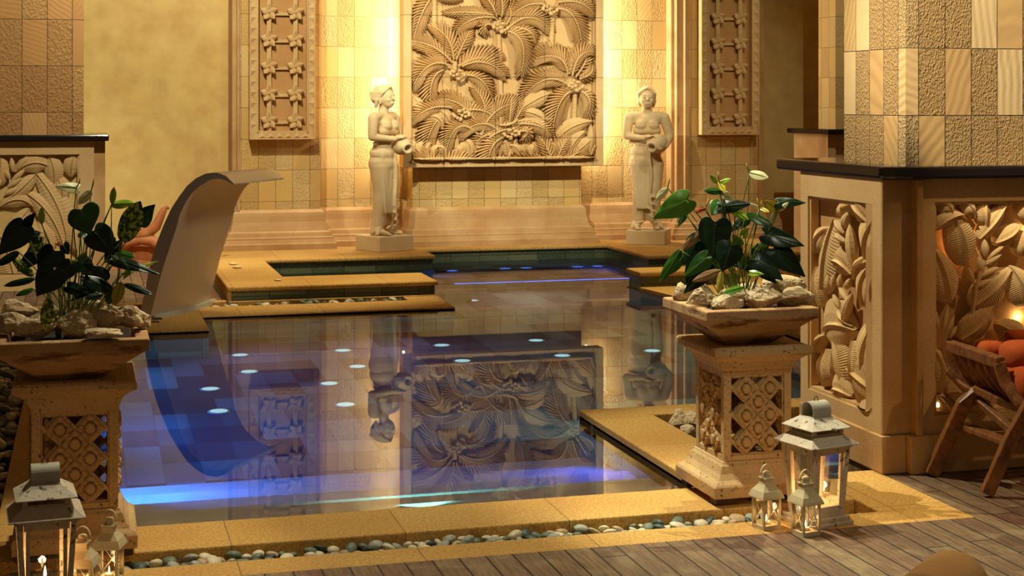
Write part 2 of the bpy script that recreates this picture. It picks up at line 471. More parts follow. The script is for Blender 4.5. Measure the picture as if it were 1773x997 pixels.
def woodm():
    t = NT('oiled_teak'); g = t.noise(12, 5, t.mapv((2, 8, 2)), .6)
    return t.pr(t.ramp(g, [(.3, srgb(92, 54, 26)), (.7, srgb(150, 96, 50))]), .4, t.bump(g, .1, .002), 0, .4)
M['teak'] = woodm()
M['terracotta'] = stone('terracotta_carved_wood', (186, 116, 66), (160, 92, 50), 60, .3, .6)
M['blackfoot'] = simple('dark_foot_block', (60, 28, 20), .5)

# ------------------------------------------------------------ room shell
WZ = -.036                                   # water level
def B(name, mat, *boxes, bev=0):
    m = MB()
    for b in boxes: m.box(*b)
    o = m.build(name, mat)
    if bev: bevel(o, bev)
    return struct(o)
TOP = 6.0
B('wall_back', M['tile_back'], (2.26, 15.7, -.1, 6.05, 15.95, TOP), (3.178, 15.42, -.1, 4.969, 15.7, TOP),
  (1.43, 15.5, -.1, 2.26, 15.95, TOP), (6.18, 15.5, -.1, 7.02, 15.95, TOP))
B('wall_left', M['plaster'], (-9, 15.95, -.1, 1.43, 16.2, TOP), (-9.2, 2, -.1, -9, 16.2, TOP))
B('wall_right', M['plaster'], (7.02, 15.75, -.1, 13, 16.2, TOP), (12.8, 2, -.1, 13, 16.2, TOP))
B('ceiling', simple('ceiling_paint', (190, 160, 110), .9), (-9.2, 2.0, TOP, 13, 16.3, TOP + .2))
# moulded trims between the wall bays
B('trim_1', M['plinth'], (1.385, 15.52, .48, 1.43, 15.97, TOP), (1.43, 15.475, .48, 1.455, 15.5, TOP), bev=.006)
B('trim_2', M['plinth'], (6.02, 15.56, .1, 6.06, 15.75, TOP), (6.06, 15.50, .1, 6.14, 15.75, TOP), (6.14, 15.46, .1, 6.19, 15.75, TOP), bev=.008)
B('trim_3', M['plinth'], (7.0, 15.47, .46, 7.06, 15.8, TOP), (7.06, 15.70, .45, 12.8, 15.76, .50), bev=.006)
PROF = [(.16, 0), (.16, .055), (.145, .065), (.13, .10), (.13, .115), (.115, .125), (.105, .165), (.075, .18), (.065, .215), (.05, .27), (.045, .33), (.04, .36), (.02, .375), (.005, .385), (0, .39)]
PROF = [(a * .9, .1 + z) for a, z in PROF]
def plinth(name, x0, x1, yf, yb=15.9):
    m = MB(); rs = []
    for a, z in PROF: rs.append([(x0 - a, yf - a, z), (x1 + a, yf - a, z), (x1 + a, yb, z), (x0 - a, yb, z)])
    m.rings(rs); return struct(m.build(name, M['plinth']))
plinth('baseboard_left', 1.43, 2.26, 15.5)
plinth('baseboard_back', 2.2, 6.1, 15.7)
plinth('baseboard_centre', 3.178, 4.969, 15.42)
plinth('baseboard_right', 6.10, 7.02, 15.5)
plinth('baseboard_far_right', 7.02, 12.8, 15.75)

# ------------------------------------------------------------ floor, coping, pool
POOL = [(0, 5.85), (2.40, 5.85), (2.40, 7.48), (4.60, 7.48), (4.60, 11.30), (4.48, 12.30), (4.48, 12.63), (5.13, 12.63), (5.13, 15.08),
        (3.2, 15.08), (3.2, 14.45), (1.58, 14.45), (1.58, 13.02), (2.76, 13.02), (2.76, 12.38), (2.73, 11.62), (.83, 11.62), (.82, 10.93), (0, 10.93)]
def slab(m, x0, y0, x1, y1, z1=0.0, z0=-.3): m.box(x0, y0, z0, x1, y1, z1)
m = MB()
slab(m, -9, 2.2, 9, 5.15); slab(m, 3.21, 5.15, 9, 6.7, -.001); slab(m, 6.8, 6.7, 9, 15.9, -.001)
slab(m, -9, 5.15, -.72, 15.9, -.001); slab(m, -.72, 12.3, 1.07, 15.9, -.001)
struct(m.build('floor', M['deck']))
m = MB()
slab(m, -.32, 5.51, 2.90, 5.85)                       # front edge of the pool
slab(m, -.72, 5.15, 3.21, 5.32)                        # strip between pebbles and deck
slab(m, 2.90, 5.32, 3.21, 5.93)
slab(m, 2.40, 5.85, 2.72, 7.275); slab(m, 2.72, 5.85, 2.90, 6.0); slab(m, 2.40, 7.275, 3.6, 7.48)
slab(m, 2.90, 6.6, 3.21, 6.75)
slab(m, 3.21, 6.7, 6.8, 7.0); slab(m, 3.6, 7.0, 6.8, 7.48); slab(m, 4.60, 7.48, 6.8, 11.3)
slab(m, -.32, 5.85, 0, 12.15)                          # left edge
slab(m, 0, 10.93, .82, 12.15, -.02); slab(m, .82, 11.62, 2.73, 12.15, -.02); slab(m, 2.47, 12.15, 2.73, 12.38, -.02); slab(m, .9, 12.36, 2.74, 12.395, -.012); slab(m, -.72, 12.25, 1.05, 12.35, .004)
slab(m, .82, 12.15, .92, 12.36, -.02)
m.prism([(4.48, 12.32), (4.60, 11.30), (6.8, 11.3), (6.8, 12.32)], -.3, 0); m.box(5.4, 12.3, -.3, 6.8, 13.9, 0)
m.prism([(2.73, 11.62), (2.73, 12.38), (2.76, 12.38)], -.3, -.02)
c = struct(m.build('floor_coping', M['coping'])); bevel(c, .006)
# pebble beds (sunken)
m = MB(); m.box(-.72, 5.2, -.3, 3.0, 5.55, -.075); m.box(-.72, 5.2, -.3, -.3, 12.3, -.08); m.box(.8, 12.1, -.3, 2.5, 12.4, -.075)
m.box(2.6, 5.2, -.3, 2.95, 5.6, -.085); m.box(2.7, 5.8, -.3, 3.22, 7.0, -.07); m.box(2.7, 6.9, -.3, 3.62, 7.3, -.07)
struct(m.build('floor_gravel_bed', M['soil']))

# raised tank with the U channel, statue platforms, block on the right
m = MB()
m.box(1.10, 12.40, -.3, 2.74, 13.0, .065); m.box(1.10, 13.0, -.3, 1.60, 14.5, .065); m.box(1.10, 14.47, -.3, 3.18, 15.6, .065)
m.box(3.18, 15.10, -.3, 5.15, 15.6, .065); m.box(5.15, 13.9, -.3, 7.3, 15.6, .065); m.box(4.50, 12.32, -.3, 5.4, 12.62, .09)
struct(m.build('trim_4', M['green']))
def cop(name, poly, z0=.062, z1=.10, bw=.014):
    m = MB(); m.prism(poly, z0, z1); o = m.build(name, M['coping']); bevel(o, bw, 3); return struct(o)
cop('trim_5', [(1.065, 12.375), (2.765, 12.375), (2.765, 13.025), (1.585, 13.025), (1.585, 14.445), (3.205, 14.445), (3.205, 15.075), (5.125, 15.075),
               (5.125, 13.87), (7.3, 13.87), (7.3, 15.62), (1.065, 15.62)])
cop('trim_6', [(4.475, 12.295), (5.42, 12.295), (5.42, 12.64), (4.475, 12.64)], .088, .13)
m = MB(); m.box(1.068, 12.39, -.02, 1.10, 15.6, .062); struct(m.build('trim_7', M['coping']))

# pool basin
def basin():
    m = MB()
    n = len(POOL)
    m.add([(x, y, -.03) for x, y in POOL] + [(x, y, -1.0) for x, y in POOL], [(i, (i + 1) % n, n + (i + 1) % n, n + i) for i in range(n)])
    o = m.build('pool_basin_wall', M['green']); struct(o)
    f = MB(); f.box(-.05, 5.8, -1.1, 5.2, 15.2, -1.0); struct(f.build('pool_basin_floor', M['pooltile']))
    s = MB()
    for k in range(5):
        z = -.15 * (k + 1); s.box(0.002, 5.852 + .3 * k, -.999, 2.398, 5.852 + .3 * (k + 1), z)
    struct(s.build('pool_step', M['step']))
    b = MB(); b.box(2.77, 13.7, -.999, 5.128, 15.078, -.4); b.box(2.77, 13.0, -.999, 3.2, 13.7, -.4); struct(b.build('pool_bench', M['pooltile']))
basin()
m = MB(); m.add([(x, y, WZ) for x, y in POOL], [tuple(range(len(POOL)))])
w = m.build('pool_water', M['water'])
for p in w.data.polygons:
    if p.normal.z < 0: p.flip()
tag(w, 'still clear blue-lit water filling the pool, mirroring the carved wall', 'water')

# underwater: blue pool lamps, plus coloured fills added to light the floor
def uw(loc, tgt, power, size, col): return spot('underwater_lamp_or_fill', loc, tgt, power, size, .9, .0, col)
uw((.04, 7.0, -.35), (1.4, 7.6, -1), 130, 150, (.015, .13, 1))
uw((.04, 8.6, -.35), (1.4, 9.0, -1), 80, 150, (.02, .17, 1))
uw((.04, 10.2, -.35), (1.4, 10.2, -1), 40, 150, (.04, .22, 1))
uw((.3, 7.35, -.42), (.9, 6.5, -.75), 30, 110, (.02, .10, 1))
uw((2.37, 7.0, -.3), (1.8, 6.4, -.75), 20, 130, (.03, .09, 1))
uw((3.2, 7.53, -.3), (3.0, 9.0, -1), 34, 150, (.08, .8, .75))  # added fill without a fixture, tints the floor where room light is blocked
uw((4.3, 7.53, -.3), (4.0, 9.0, -1), 14, 150, (.5, .9, .45))  # added green fill, no fixture
uw((4.5, 10.4, -.3), (3.0, 10.6, -1), 14, 150, (.6, .8, .4))  # added green fill from the right wall, no fixture
uw((2.2, 11.42, -.3), (2.2, 10.0, -1), 14, 150, (.5, .35, .8))  # added purple fill, no fixture
uw((1.2, 11.42, -.3), (1.2, 10.0, -1), 12, 150, (.5, .3, .9))  # second added purple fill
uw((1.3, 6.1, -.12), (1.5, 8.0, -1), 36, 150, (.12, .65, .85))  # added teal fill for the middle of the floor
uw((3.9, 13.66, -.3), (3.6, 12.4, -1), 24, 150, (.8, .65, .6))  # added pale fill in front of the bench, no fixture
uw((5.05, 14.7, -.15), (4.2, 14.4, -.4), 7, 140, (.02, .08, 1))
uw((3.0, 14.3, -.15), (3.8, 14.4, -.4), 4, 140, (.03, .12, 1))

# round lights on the pool floor
def pool_light(x, y, z, mat, label, group):
    t = empty('pool_light', (x, y, z))
    a = MB(); a.lathe([(.066, 0), (.066, .012), (.055, .016)], 24); a.build('rim', M['grey_zinc'], t)
    b = MB(); b.lathe([(.052, .013), (.052, .019), (.02, .022)], 24); b.build('lens', mat, t)
    tag(t, label, 'pool light', group); return t
PL = [(.74, 9.15, 'front left pair'), (.74, 9.8, 'front left pair'), (1.03, 10.3, 'back left pair'), (1.03, 10.93, 'back left pair'),
      (1.48, 9.14, 'pair beside the mirrored statue'), (1.48, 9.78, 'pair beside the mirrored statue'), (1.75, 10.3, 'pair behind, left of the mirrored statue'), (1.75, 10.93, 'pair behind, left of the mirrored statue'),
      (2.475, 10.32, 'left pair over the mirrored panel'), (2.475, 10.96, 'left pair over the mirrored panel'), (3.19, 10.33, 'right pair over the mirrored panel'), (3.19, 10.98, 'right pair over the mirrored panel'),
      (3.86, 10.34, 'the single one at the right by the planted bowl'), (3.24, 13.15, 'the single one far back beyond the ledge')]
for x, y, g in PL:
    pair = 'pair' in g
    if pair:
        mates = [q for q in PL if q[2] == g]; pos = 'the nearer' if y == min(q[1] for q in mates) else 'the farther'
        lab = f'round white pool floor light, {pos} of the {g}'
    else: lab = f'round white pool floor light, {g}'
    pool_light(x, y, -1.0, M['disc'], lab, 'white lights in the pool floor')
for x, y, g in [(3.42, 14.69, 'leftmost, near the left statue'), (3.97, 14.75, 'second from the left'), (4.18, 14.75, 'middle one'), (4.7, 14.71, 'fourth from the left'), (4.91, 14.71, 'rightmost, near the right statue')]:
    pool_light(x, y, -.4, M['disc_blue'], f'round blue light on the submerged back bench, {g}', 'blue lights at the back of the pool')
m = MB(); m.box(2.9, 13.685, -.44, 5.1, 13.698, -.41)
o = m.build('led_strip', M['strip_blue']); tag(o, 'thin blue light strip under the edge of the submerged bench', 'light strip')

# ------------------------------------------------------------ carving tools
def bez(p, c, q, t): return ((1 - t) ** 2 * p[0] + 2 * t * (1 - t) * c[0] + t * t * q[0], (1 - t) ** 2 * p[1] + 2 * t * (1 - t) * c[1] + t * t * q[1])
def btan(p, c, q, t):
    x = 2 * (1 - t) * (c[0] - p[0]) + 2 * t * (q[0] - c[0]); y = 2 * (1 - t) * (c[1] - p[1]) + 2 * t * (q[1] - c[1])
    l = math.hypot(x, y) or 1; return x / l, y / l
def frond(m, T, p, c, q, L, w0=.02, bulge=.05, step=.034):
    """carved palm frond: midrib with two rows of ridged leaflets; T maps (u, v, w) to 3D"""
    ln = math.hypot(c[0] - p[0], c[1] - p[1]) + math.hypot(q[0] - c[0], q[1] - c[1])
    n = max(9, int(ln / step))
    for i in range(n + 1):
        t = .06 + .94 * i / n
        x, y = bez(p, c, q, t); tx, ty = btan(p, c, q, t)
        wb = w0 + bulge * math.sin(pi * min(1, t * .9 + .08))
        l = L * (math.sin(pi * min(1, .12 + t * .80)) ** .6) * random.uniform(.93, 1.05)
        an = math.radians(62 - 30 * t)
        for sg in (-1, 1):
            ca, sa = math.cos(an * sg), math.sin(an * sg)
            dx, dy = tx * ca - ty * sa, tx * sa + ty * ca
            hw = ln / n * .46 * math.sin(an)
            vs = []
            for k, (f, ww) in enumerate([(0, .75), (.4, 1.0), (.75, .75), (1, .08)]):
                # droop towards the frond tip
                px = x + dx * l * f + tx * l * .16 * f * f; py = y + dy * l * f + ty * l * .16 * f * f
                nx, ny = -dy, dx
                wz = wb - .028 * f * f - .004
                for j, e in ((-1, -.015), (0, .012), (1, -.015)):
                    vs.append(T(px + nx * hw * ww * j, py + ny * hw * ww * j, wz + e))
                for j in (-1, 1):
                    pass
            fs = []
            for k in range(3):
                a = k * 3
                fs += [(a, a + 1, a + 4, a + 3), (a + 1, a + 2, a + 5, a + 4)]
            # side skirts give the leaflet its carved depth
            n0 = len(vs)
            for k in range(4):
                for j in (0, 2):
                    f = (0, .4, .75, 1)[k]; ww = (.75, 1.0, .75, .08)[k]
                    px = x + dx * l * f + tx * l * .16 * f * f; py = y + dy * l * f + ty * l * .16 * f * f
                    nx, ny = -dy, dx
                    vs.append(T(px + nx * hw * ww * (j - 1), py + ny * hw * ww * (j - 1), max(-.002, wb - .028 * f * f - .045)))
            for k in range(3):
                fs += [(k * 3, k * 3 + 3, n0 + 2 * k + 2, n0 + 2 * k), (k * 3 + 2, k * 3 + 5, n0 + 2 * k + 3, n0 + 2 * k + 1)]
            m.add(vs, fs)
    pts = [T(*bez(p, c, q, k / 10), w0 + bulge * math.sin(pi * min(1, k / 10 * .9 + .08)) + .004) for k in range(11)]
    m.tube(pts, [.012 - .0008 * k for k in range(11)], 6)

def banana(m, T, p, c, q, W, w0=.02, bulge=.05, curl=.35, nseg=44, ribs=True, tilt=0.0):
    """carved broad leaf with midrib and cross ribs, skirted down to the stone"""
    rows = []; W = W / 2
    for i in range(nseg + 1):
        t = i / nseg
        x, y = bez(p, c, q, t); tx, ty = btan(p, c, q, t)
        wd = W * (math.sin(pi * (t ** .75) * .97 + .02) ** .7) if 0 < t < 1 else W * .05
        wb = w0 + bulge * math.sin(pi * (.1 + t * .8))
        rb = (.0016 if i % 2 else -.0014) if ribs else 0
        row = []
        for s_ in (-1, -.8, -.45, -.12, 0, .12, .45, .8, 1):
            e = wb - bulge * curl * abs(s_) ** 1.6 * 1.6 + rb * (1 if abs(s_) > .2 else 0) + (.008 if s_ == 0 else 0) - (.004 if abs(s_) == .12 else 0) + tilt * s_ * bulge
            row.append((x - ty * wd * s_, y + tx * wd * s_, max(e, .002)))
        row = [(row[0][0], row[0][1], max(-.001, row[0][2] - .035))] + row + [(row[-1][0], row[-1][1], max(-.001, row[-1][2] - .035))]
        rows.append([T(*r) for r in row])
    m.grid(rows)

def pod(m, T, a, b, w, w0=.05):
    """fat pointed bract"""
    rs = []
    for k in range(8):
        t = k / 7; x = a[0] + (b[0] - a[0]) * t; y = a[1] + (b[1] - a[1]) * t
        dx, dy = b[0] - a[0], b[1] - a[1]; l = math.hypot(dx, dy) or 1; nx, ny = -dy / l, dx / l
        r = w / 2 * (math.sin(pi * (t * .88 + .1)) ** .8) * (.15 if k == 7 else 1)
        rs.append([T(x + nx * r * math.cos(2 * pi * i / 8), y + ny * r * math.cos(2 * pi * i / 8), max(0, w0 + r * math.sin(2 * pi * i / 8))) for i in range(8)])
    m.rings(rs)

# ------------------------------------------------------------ large palm relief
YP = 15.27
rel = empty('relief_panel', (4.093, 15.4, .9))
tag(rel, 'huge carved stone wall panel of palm trees between the two statues', 'wall panel')
Mi = Matrix.Translation((-4.093, -15.4, -.9))
def Tm(u, v, w): return (u, YP - w, v)
PT = 5.62
m = MB(); m.box(3.10, YP, .95, 5.09, 15.40, PT - .05); m.build('back_board', M['panel'], rel, M=Mi)
m = MB()
m.box(3.042, YP - .06, .904, 3.125, 15.40, PT); m.box(5.061, YP - .06, .904, 5.144, 15.40, PT); m.box(3.125, YP - .06, .904, 5.061, 15.40, .983); m.box(3.125, YP - .06, PT - .08, 5.061, 15.4, PT)
m.box(3.125, YP - .03, .983, 3.14, YP, PT - .08); m.box(5.046, YP - .03, .983, 5.061, YP, PT - .08); m.box(3.14, YP - .03, .983, 5.046, YP, .997)
bevel(m.build('frame', M['panel'], rel, M=Mi), .004)
KX, KY = .0018287, .001737
def PX(x): return 2.9995 + x * KX
def PY(y, o=0): return 2.577 - (y + o) * KY
def clampu(u): return min(5.05, max(3.135, u))
def Tc(u, v, w): return (clampu(u), YP - w, max(.99, min(PT - .085, v)))
trees = {
 'A': ([(300,360,200,250,75,235,75),(305,340,290,210,190,150,70),(275,375,150,320,80,490,80),(250,400,150,430,180,610,75),(330,380,440,300,560,345,85),(350,380,470,310,595,430,70),(380,430,470,430,525,560,60),(320,340,350,240,400,170,50)], (315,350,312,690,30), (320,425)),
 'B': ([(540,80,400,60,260,70,45),(540,95,400,80,330,165,60),(520,140,450,120,490,190,40),(600,140,650,80,610,0,60),(620,150,730,30,860,160,80),(600,170,730,200,690,415,78),(640,150,760,150,775,240,45),(550,90,520,20,470,-40,50),(575,90,580,20,560,-60,50)], (565,190,578,560,26), (565,150)),
 'C': ([(965,420,930,260,735,345,85),(955,480,820,400,715,540,78),(985,430,1000,270,1115,290,60),(1010,440,1080,330,1070,300,60),(985,520,880,560,875,760,80),(1030,520,1110,560,1070,680,60),(975,420,990,350,965,270,40),(1030,450,1100,430,1110,370,50)], (1010,540,1003,700,26), (1000,490)),
 'D': ([(880,40,1010,10,1050,250,85),(850,20,700,-20,615,110,70),(900,0,1040,-30,1115,70,60)], (875,60,870,260,32), (850,40)),
 'E': ([(200,-40,110,60,85,220,72),(215,-10,270,-20,350,-10,40)], (200,-20,200,160,30), None),
}
def palm(key, oy=0, flip=False, clusters=True):
    fr, tr, cl = trees[key]
    X = (lambda x: PX(1194 - x)) if flip else PX
    m = MB()
    for i, (a, b, c_, d, e, f_, L) in enumerate(fr):
        frond(m, Tc, (X(a), PY(b, oy)), (X(c_), PY(d, oy)), (X(e), PY(f_, oy)), L * KX * 1.12, .026 + .018 * (i % 3), .055)
    o = m.build('carved_palm', M['panel'], rel, M=Mi)
    if tr:
        t = MB(); pts = []; n = 14
        for k in range(n + 1):
            q = k / n; pts.append(Tc(X(tr[0] + (tr[2] - tr[0]) * q), PY(tr[1] + (tr[3] - tr[1]) * q, oy), .022))
        t.tube(pts, [tr[4] * KX / 2 * (1 + .08 * (k % 2)) for k in range(n + 1)], 10)
        t.build('trunk', M['panel'], o, smooth=False, M=Mi)
    if cl:
        t = MB(); rr = random.Random(3)
        for k in range(16):
            a = rr.uniform(0, 2 * pi); r = math.sqrt(rr.random())
            t.ell(Tc(X(cl[0] + 48 * r * math.cos(a)), PY(cl[1] + 30 * r * math.sin(a), oy), .09 + rr.uniform(0, .02)), .019, None, 10, 7)
        t.build('coconut_cluster', M['panel'], o, smooth=True, M=Mi)
for k in 'ABCDE': palm(k)
for oy, fl in ((620, True), (1240, False)):
    for k in 'ABCD': palm(k, oy, fl)
m = MB()
for a in [(445,720,340,560,225,570,75),(465,690,500,600,425,510,68),(462,780,500,590,712,590,85),(442,775,300,640,262,872,80),(480,820,600,690,722,785,60)]:
    frond(m, Tc, (PX(a[0]), PY(a[1])), (PX(a[2]), PY(a[3])), (PX(a[4]), PY(a[5])), a[6] * KX, .05, .05)
m.tube([Tc(PX(452), PY(900), .03), Tc(PX(455), PY(800), .05), Tc(PX(462), PY(700), .06)], .011, 8)
m.build('carved_fern', M['panel'], rel, M=Mi)
m = MB()
for a in [(80,560,130,620,110,690,60),(130,690,215,630,250,750,62),(190,620,260,640,285,725,72),(850,540,770,560,670,640,80),(830,700,780,640,640,640,60),(700,710,800,680,845,790,85),(905,800,960,715,1112,700,85),
          (960,890,1000,790,1065,760,62),(1000,895,1050,840,1122,790,72),(905,880,920,830,975,780,55),(1090,880,1110,800,1100,720,50),(760,800,720,760,700,720,50)]:
    banana(m, Tc, (PX(a[0]), PY(a[1])), (PX(a[2]), PY(a[3])), (PX(a[4]), PY(a[5])), a[6] * KX * 1.1, .05, .05, .4)
rr = random.Random(11)
for i in range(30):
    x = 85 + i * 35; h = rr.uniform(60, 130); ln = rr.uniform(-60, 60)
    if 280 < x < 330: continue
    banana(m, Tc, (PX(x), PY(905)), (PX(x + ln * .2), PY(905 - h)), (PX(x + ln), PY(905 - h * rr.uniform(.6, 1.0))), rr.uniform(45, 70) * KX, .02 + .022 * (i % 2), .04, .5, 20)
m.build('carved_foliage', M['panel'], rel, M=Mi)
m = MB()   # small carved lizard on the leaf
m.tube([Tc(PX(540), PY(705), .10), Tc(PX(565), PY(722), .11), Tc(PX(600), PY(720), .12), Tc(PX(635), PY(708), .125), Tc(PX(665), PY(685), .12)], [.004, .009, .015, .014, .006], 8)
for a, b in ((590, 740), (600, 700), (630, 730), (640, 695)): m.tube([Tc(PX(a + 5), PY(718), .12), Tc(PX(a), PY(b), .11)], .005, 6)
m.build('carved_lizard', M['panel'], rel, smooth=True, M=Mi)
# warm strips hidden behind the panel edges
m = MB(); m.box(3.10, 15.52, .9, 3.12, 15.55, 5.6); m.box(5.05, 15.52, .92, 5.07, 15.55, 5.6); m.box(4.975, 15.46, .93, 5.12, 15.48, .94)
m.build('light_strip', M['led'], rel, M=Mi)
area('panel_backlight', (3.10, 15.5, 3.2), (2.6, 15.66, 3.2), 60, 4.4, .06, (1, .95, .78), 'X')
area('panel_backlight', (5.08, 15.5, 3.2), (5.6, 15.66, 3.2), 60, 4.4, .06, (1, .95, .78), 'X')

# ------------------------------------------------------------ blossom relief panels
def blossom(m, T, x, y, r, w=.05):
    for k in range(5):
        a = pi / 2 + k * 2 * pi / 5
        dx, dy = math.cos(a), math.sin(a); nx, ny = -dy, dx; P = []
        for i in range(6):
            t = i / 5; row = []
            ww = r * .40 * math.sin(pi * (t * .82 + .12))
            for s_ in (-1, -.5, 0, .5, 1):
                row.append(T(x + dx * r * t + nx * ww * s_, y + dy * r * t + ny * ww * s_, w + .014 * t + (.010 * s_) - .012 * abs(s_) ** 2))
            row = [T(x + dx * r * t - nx * ww, y + dy * r * t - ny * ww, w - .03)] + row + [T(x + dx * r * t + nx * ww, y + dy * r * t + ny * ww, w - .03)]
            P.append(row)
        P.append([T(x + dx * r * 1.0, y + dy * r * 1.0, w - .03)] * 7)
        m.grid(P)
def flower_panel(x0, x1, z0, label):
    xc = (x0 + x1) / 2; yw = 15.5; yb = 15.44
    t = empty('blossom_panel', (xc, yw, z0)); tag(t, label, 'wall panel')
    Mi = Matrix.Translation((-xc, -yw, -z0)); zt = 5.6; fw = .085
    m = MB(); m.box(x0 + .05, yb, z0 + .05, x1 - .05, yw, zt - .05); m.build('back_board', M['carve_dark'], t, M=Mi)
    m = MB(); yf = yb - .06
    m.box(x0, yf, z0, x0 + fw, yw, zt); m.box(x1 - fw, yf, z0, x1, yw, zt); m.box(x0 + fw, yf, z0, x1 - fw, yw, z0 + fw); m.box(x0 + fw, yf, zt - fw, x1 - fw, yw, zt)
    m.box(x0 - .0, yf - .012, z0, x0 + .014, yf, zt); m.box(x1 - .014, yf - .012, z0, x1, yf, zt); m.box(x0 + .014, yf - .012, z0, x1 - .014, yf, z0 + .014)
    m.box(x0 + fw - .012, yf - .012, z0 + fw - .012, x0 + fw, yf, zt); m.box(x1 - fw, yf - .012, z0 + fw - .012, x1 - fw + .012, yf, zt)
    # zigzag carving on the frame
    z = z0 + .1; k = 0
    while z < zt - .12:
        for a, b in ((x0 + .014, x0 + fw - .012), (x1 - fw + .012, x1 - .014)):
            s_ = 1 if k % 2 else -1
            m.add([(a, yf, z), (b, yf, z + .05), (a, yf, z + .10), (a, yf - .014, z + .05), (b, yf, z + .052)] if a < xc else [(b, yf, z), (a, yf, z + .05), (b, yf, z + .10), (b, yf - .014, z + .05), (a, yf, z + .052)],
                  [(0, 1, 3), (3, 1, 4), (3, 4, 2), (0, 3, 2)])
        z += .105; k += 1
    x = x0 + fw
    while x < x1 - fw - .05:
        m.add([(x, yf, z0 + .016), (x + .08, yf, z0 + .016), (x + .04, yf, z0 + fw - .014), (x + .04, yf - .014, z0 + .03)], [(0, 1, 3), (1, 2, 3), (2, 0, 3)]); x += .085
    m.build('frame', M['carve'], t, M=Mi)
    m = MB(); c1, c2 = xc - .13, xc + .13; pitch = .268
    for c in (c1, c2): m.box(c - .022, yb - .03, z0 + fw, c + .022, yb, zt - fw)
    zz = z0 + .182; k = 0; pos = []
    while zz < zt - .15:
        m.box(c1, yb - .022, zz - .03, c2, yb, zz + .0); pos += [(c1, zz), (c2, zz)]; zz += pitch; k += 1
    m.build('lattice', M['carve'], t, M=Mi)
    # rough chiselled pads between the rungs
    f = MB(); blossom(f, lambda u, v, w: (u, -w, v), 0, 0, .085, .045); f.ell((0, -.05, 0), .012, None, 8, 6)
    fo = f.build('blossom', M['carve'], t)
    fo.location = (pos[0][0] - xc, yb - yw, pos[0][1] - z0)
    for (u, v) in pos[1:]:
        c = fo.copy(); C.objects.link(c); c.parent = t; c.location = (u - xc, yb - yw, v - z0)
flower_panel(1.542, 2.188, 1.19, 'tall carved panel of five-petal blossoms on the wall left of the left statue')
flower_panel(6.296, 6.958, 1.21, 'tall carved panel of five-petal blossoms on the wall right of the right statue')

# ------------------------------------------------------------ pillars and counters
def pillar(name, x0, y0, x1, y1, z0, mat, label):
    m = MB(); m.box(x0, y0, z0, x1, y1, TOP); o = m.build(name, mat); tag(o, label, 'pillar'); return o
pillar('stone_pillar', 3.325, 5.87, 4.6, 6.42, 1.285, M['tile_right'], 'near pillar clad in rough and smooth sandstone blocks above the right counter')
pillar('stone_pillar', -1.6, 13.45, -.025, 14.2, 1.285, M['tile_left'], 'left pillar clad in brown sandstone blocks above the left counter')
pillar('stone_pillar', 7.36, 14.40, 8.6, 14.78, 1.285, M['tile_back'], 'distant pale tiled pillar just behind the near right pillar')

def rail_frame(m, T, u0, u1, v0, v1, fw, th=.06, top=None):
    """rectangular picture frame in plane (u,v), thickness th outwards"""
    def bx(a, b, c, d, w0=-.0, w1=th):
        vs = [T(a, b, w0), T(c, b, w0), T(c, d, w0), T(a, d, w0), T(a, b, w1), T(c, b, w1), T(c, d, w1), T(a, d, w1)]
        m.add(vs, [(3, 2, 1, 0), (4, 5, 6, 7), (0, 1, 5, 4), (1, 2, 6, 5), (2, 3, 7, 6), (3, 0, 4, 7)])
    tp = top or fw
    bx(u0, v0, u0 + fw, v1); bx(u1 - fw, v0, u1, v1); bx(u0 + fw, v1 - tp, u1 - fw, v1); bx(u0 + fw, v0, u1 - fw, v0 + fw)
    e = .014
    bx(u0 + fw, v0 + fw, u0 + fw + e, v1 - tp, 0, th * .8); bx(u1 - fw - e, v0 + fw, u1 - fw, v1 - tp, 0, th * .8)
    bx(u0 + fw + e, v1 - tp - e, u1 - fw - e, v1 - tp, 0, th * .8); bx(u0 + fw + e, v0 + fw, u1 - fw - e, v0 + fw + e, 0, th * .8)

# right counter
rc = empty('carved_counter', (3.8, 6.2, 0)); tag(rc, 'near right bar counter with carved banana leaf panels and black top', 'counter')
Mi = Matrix.Translation((-3.8, -6.2, 0))
m = MB()
m.box(3.26, 5.93, .0, 5.6, 6.58, 1.225)
m.build('body', M['carve_dark'], rc, M=Mi)
m = MB(); m.prism([(3.19, 5.84), (3.19, 6.86), (3.6, 6.86), (3.6, 6.6), (5.7, 6.6), (5.7, 5.77), (3.30, 5.77), (3.236, 5.80)], 1.232, 1.285)
bevel(m.build('countertop', M['granite'], rc, M=Mi), .012, 2)
m = MB()       # corner post, recessed, and moulded base
m.box(3.235, 5.86, .0, 3.33, 5.97, 1.232)
m.box(3.196, 5.835, 0, 3.31, 6.62, .16); m.box(3.31, 5.80, 0, 5.6, 6.0, .16)
m.box(3.206, 5.85, .16, 3.37, 6.0, 1.231); m.box(3.338, 5.80, .16, 3.37, 5.86, 1.231)
bevel(m.build('corner_post', M['plinth'], rc, M=Mi), .006)
TL = lambda u, v, w: (3.255 - w, 6.62 - u, v)          # left face, u runs towards the viewer
m = MB(); rail_frame(m, TL, 0, .76, .16, 1.232, .075, .05, .11)
m.build('side_frame', M['carve'], rc, M=Mi)
m = MB()
W_ = .60; ox = .085
def LU(x): return ox + (x - 80) / 540 * W_
def LV(y): return 1.12 - (y - 160) * .000535
def TLc(u, v, w): return TL(min(ox + W_ - .002, max(ox - .005, u)), min(1.118, max(.24, v)), w)
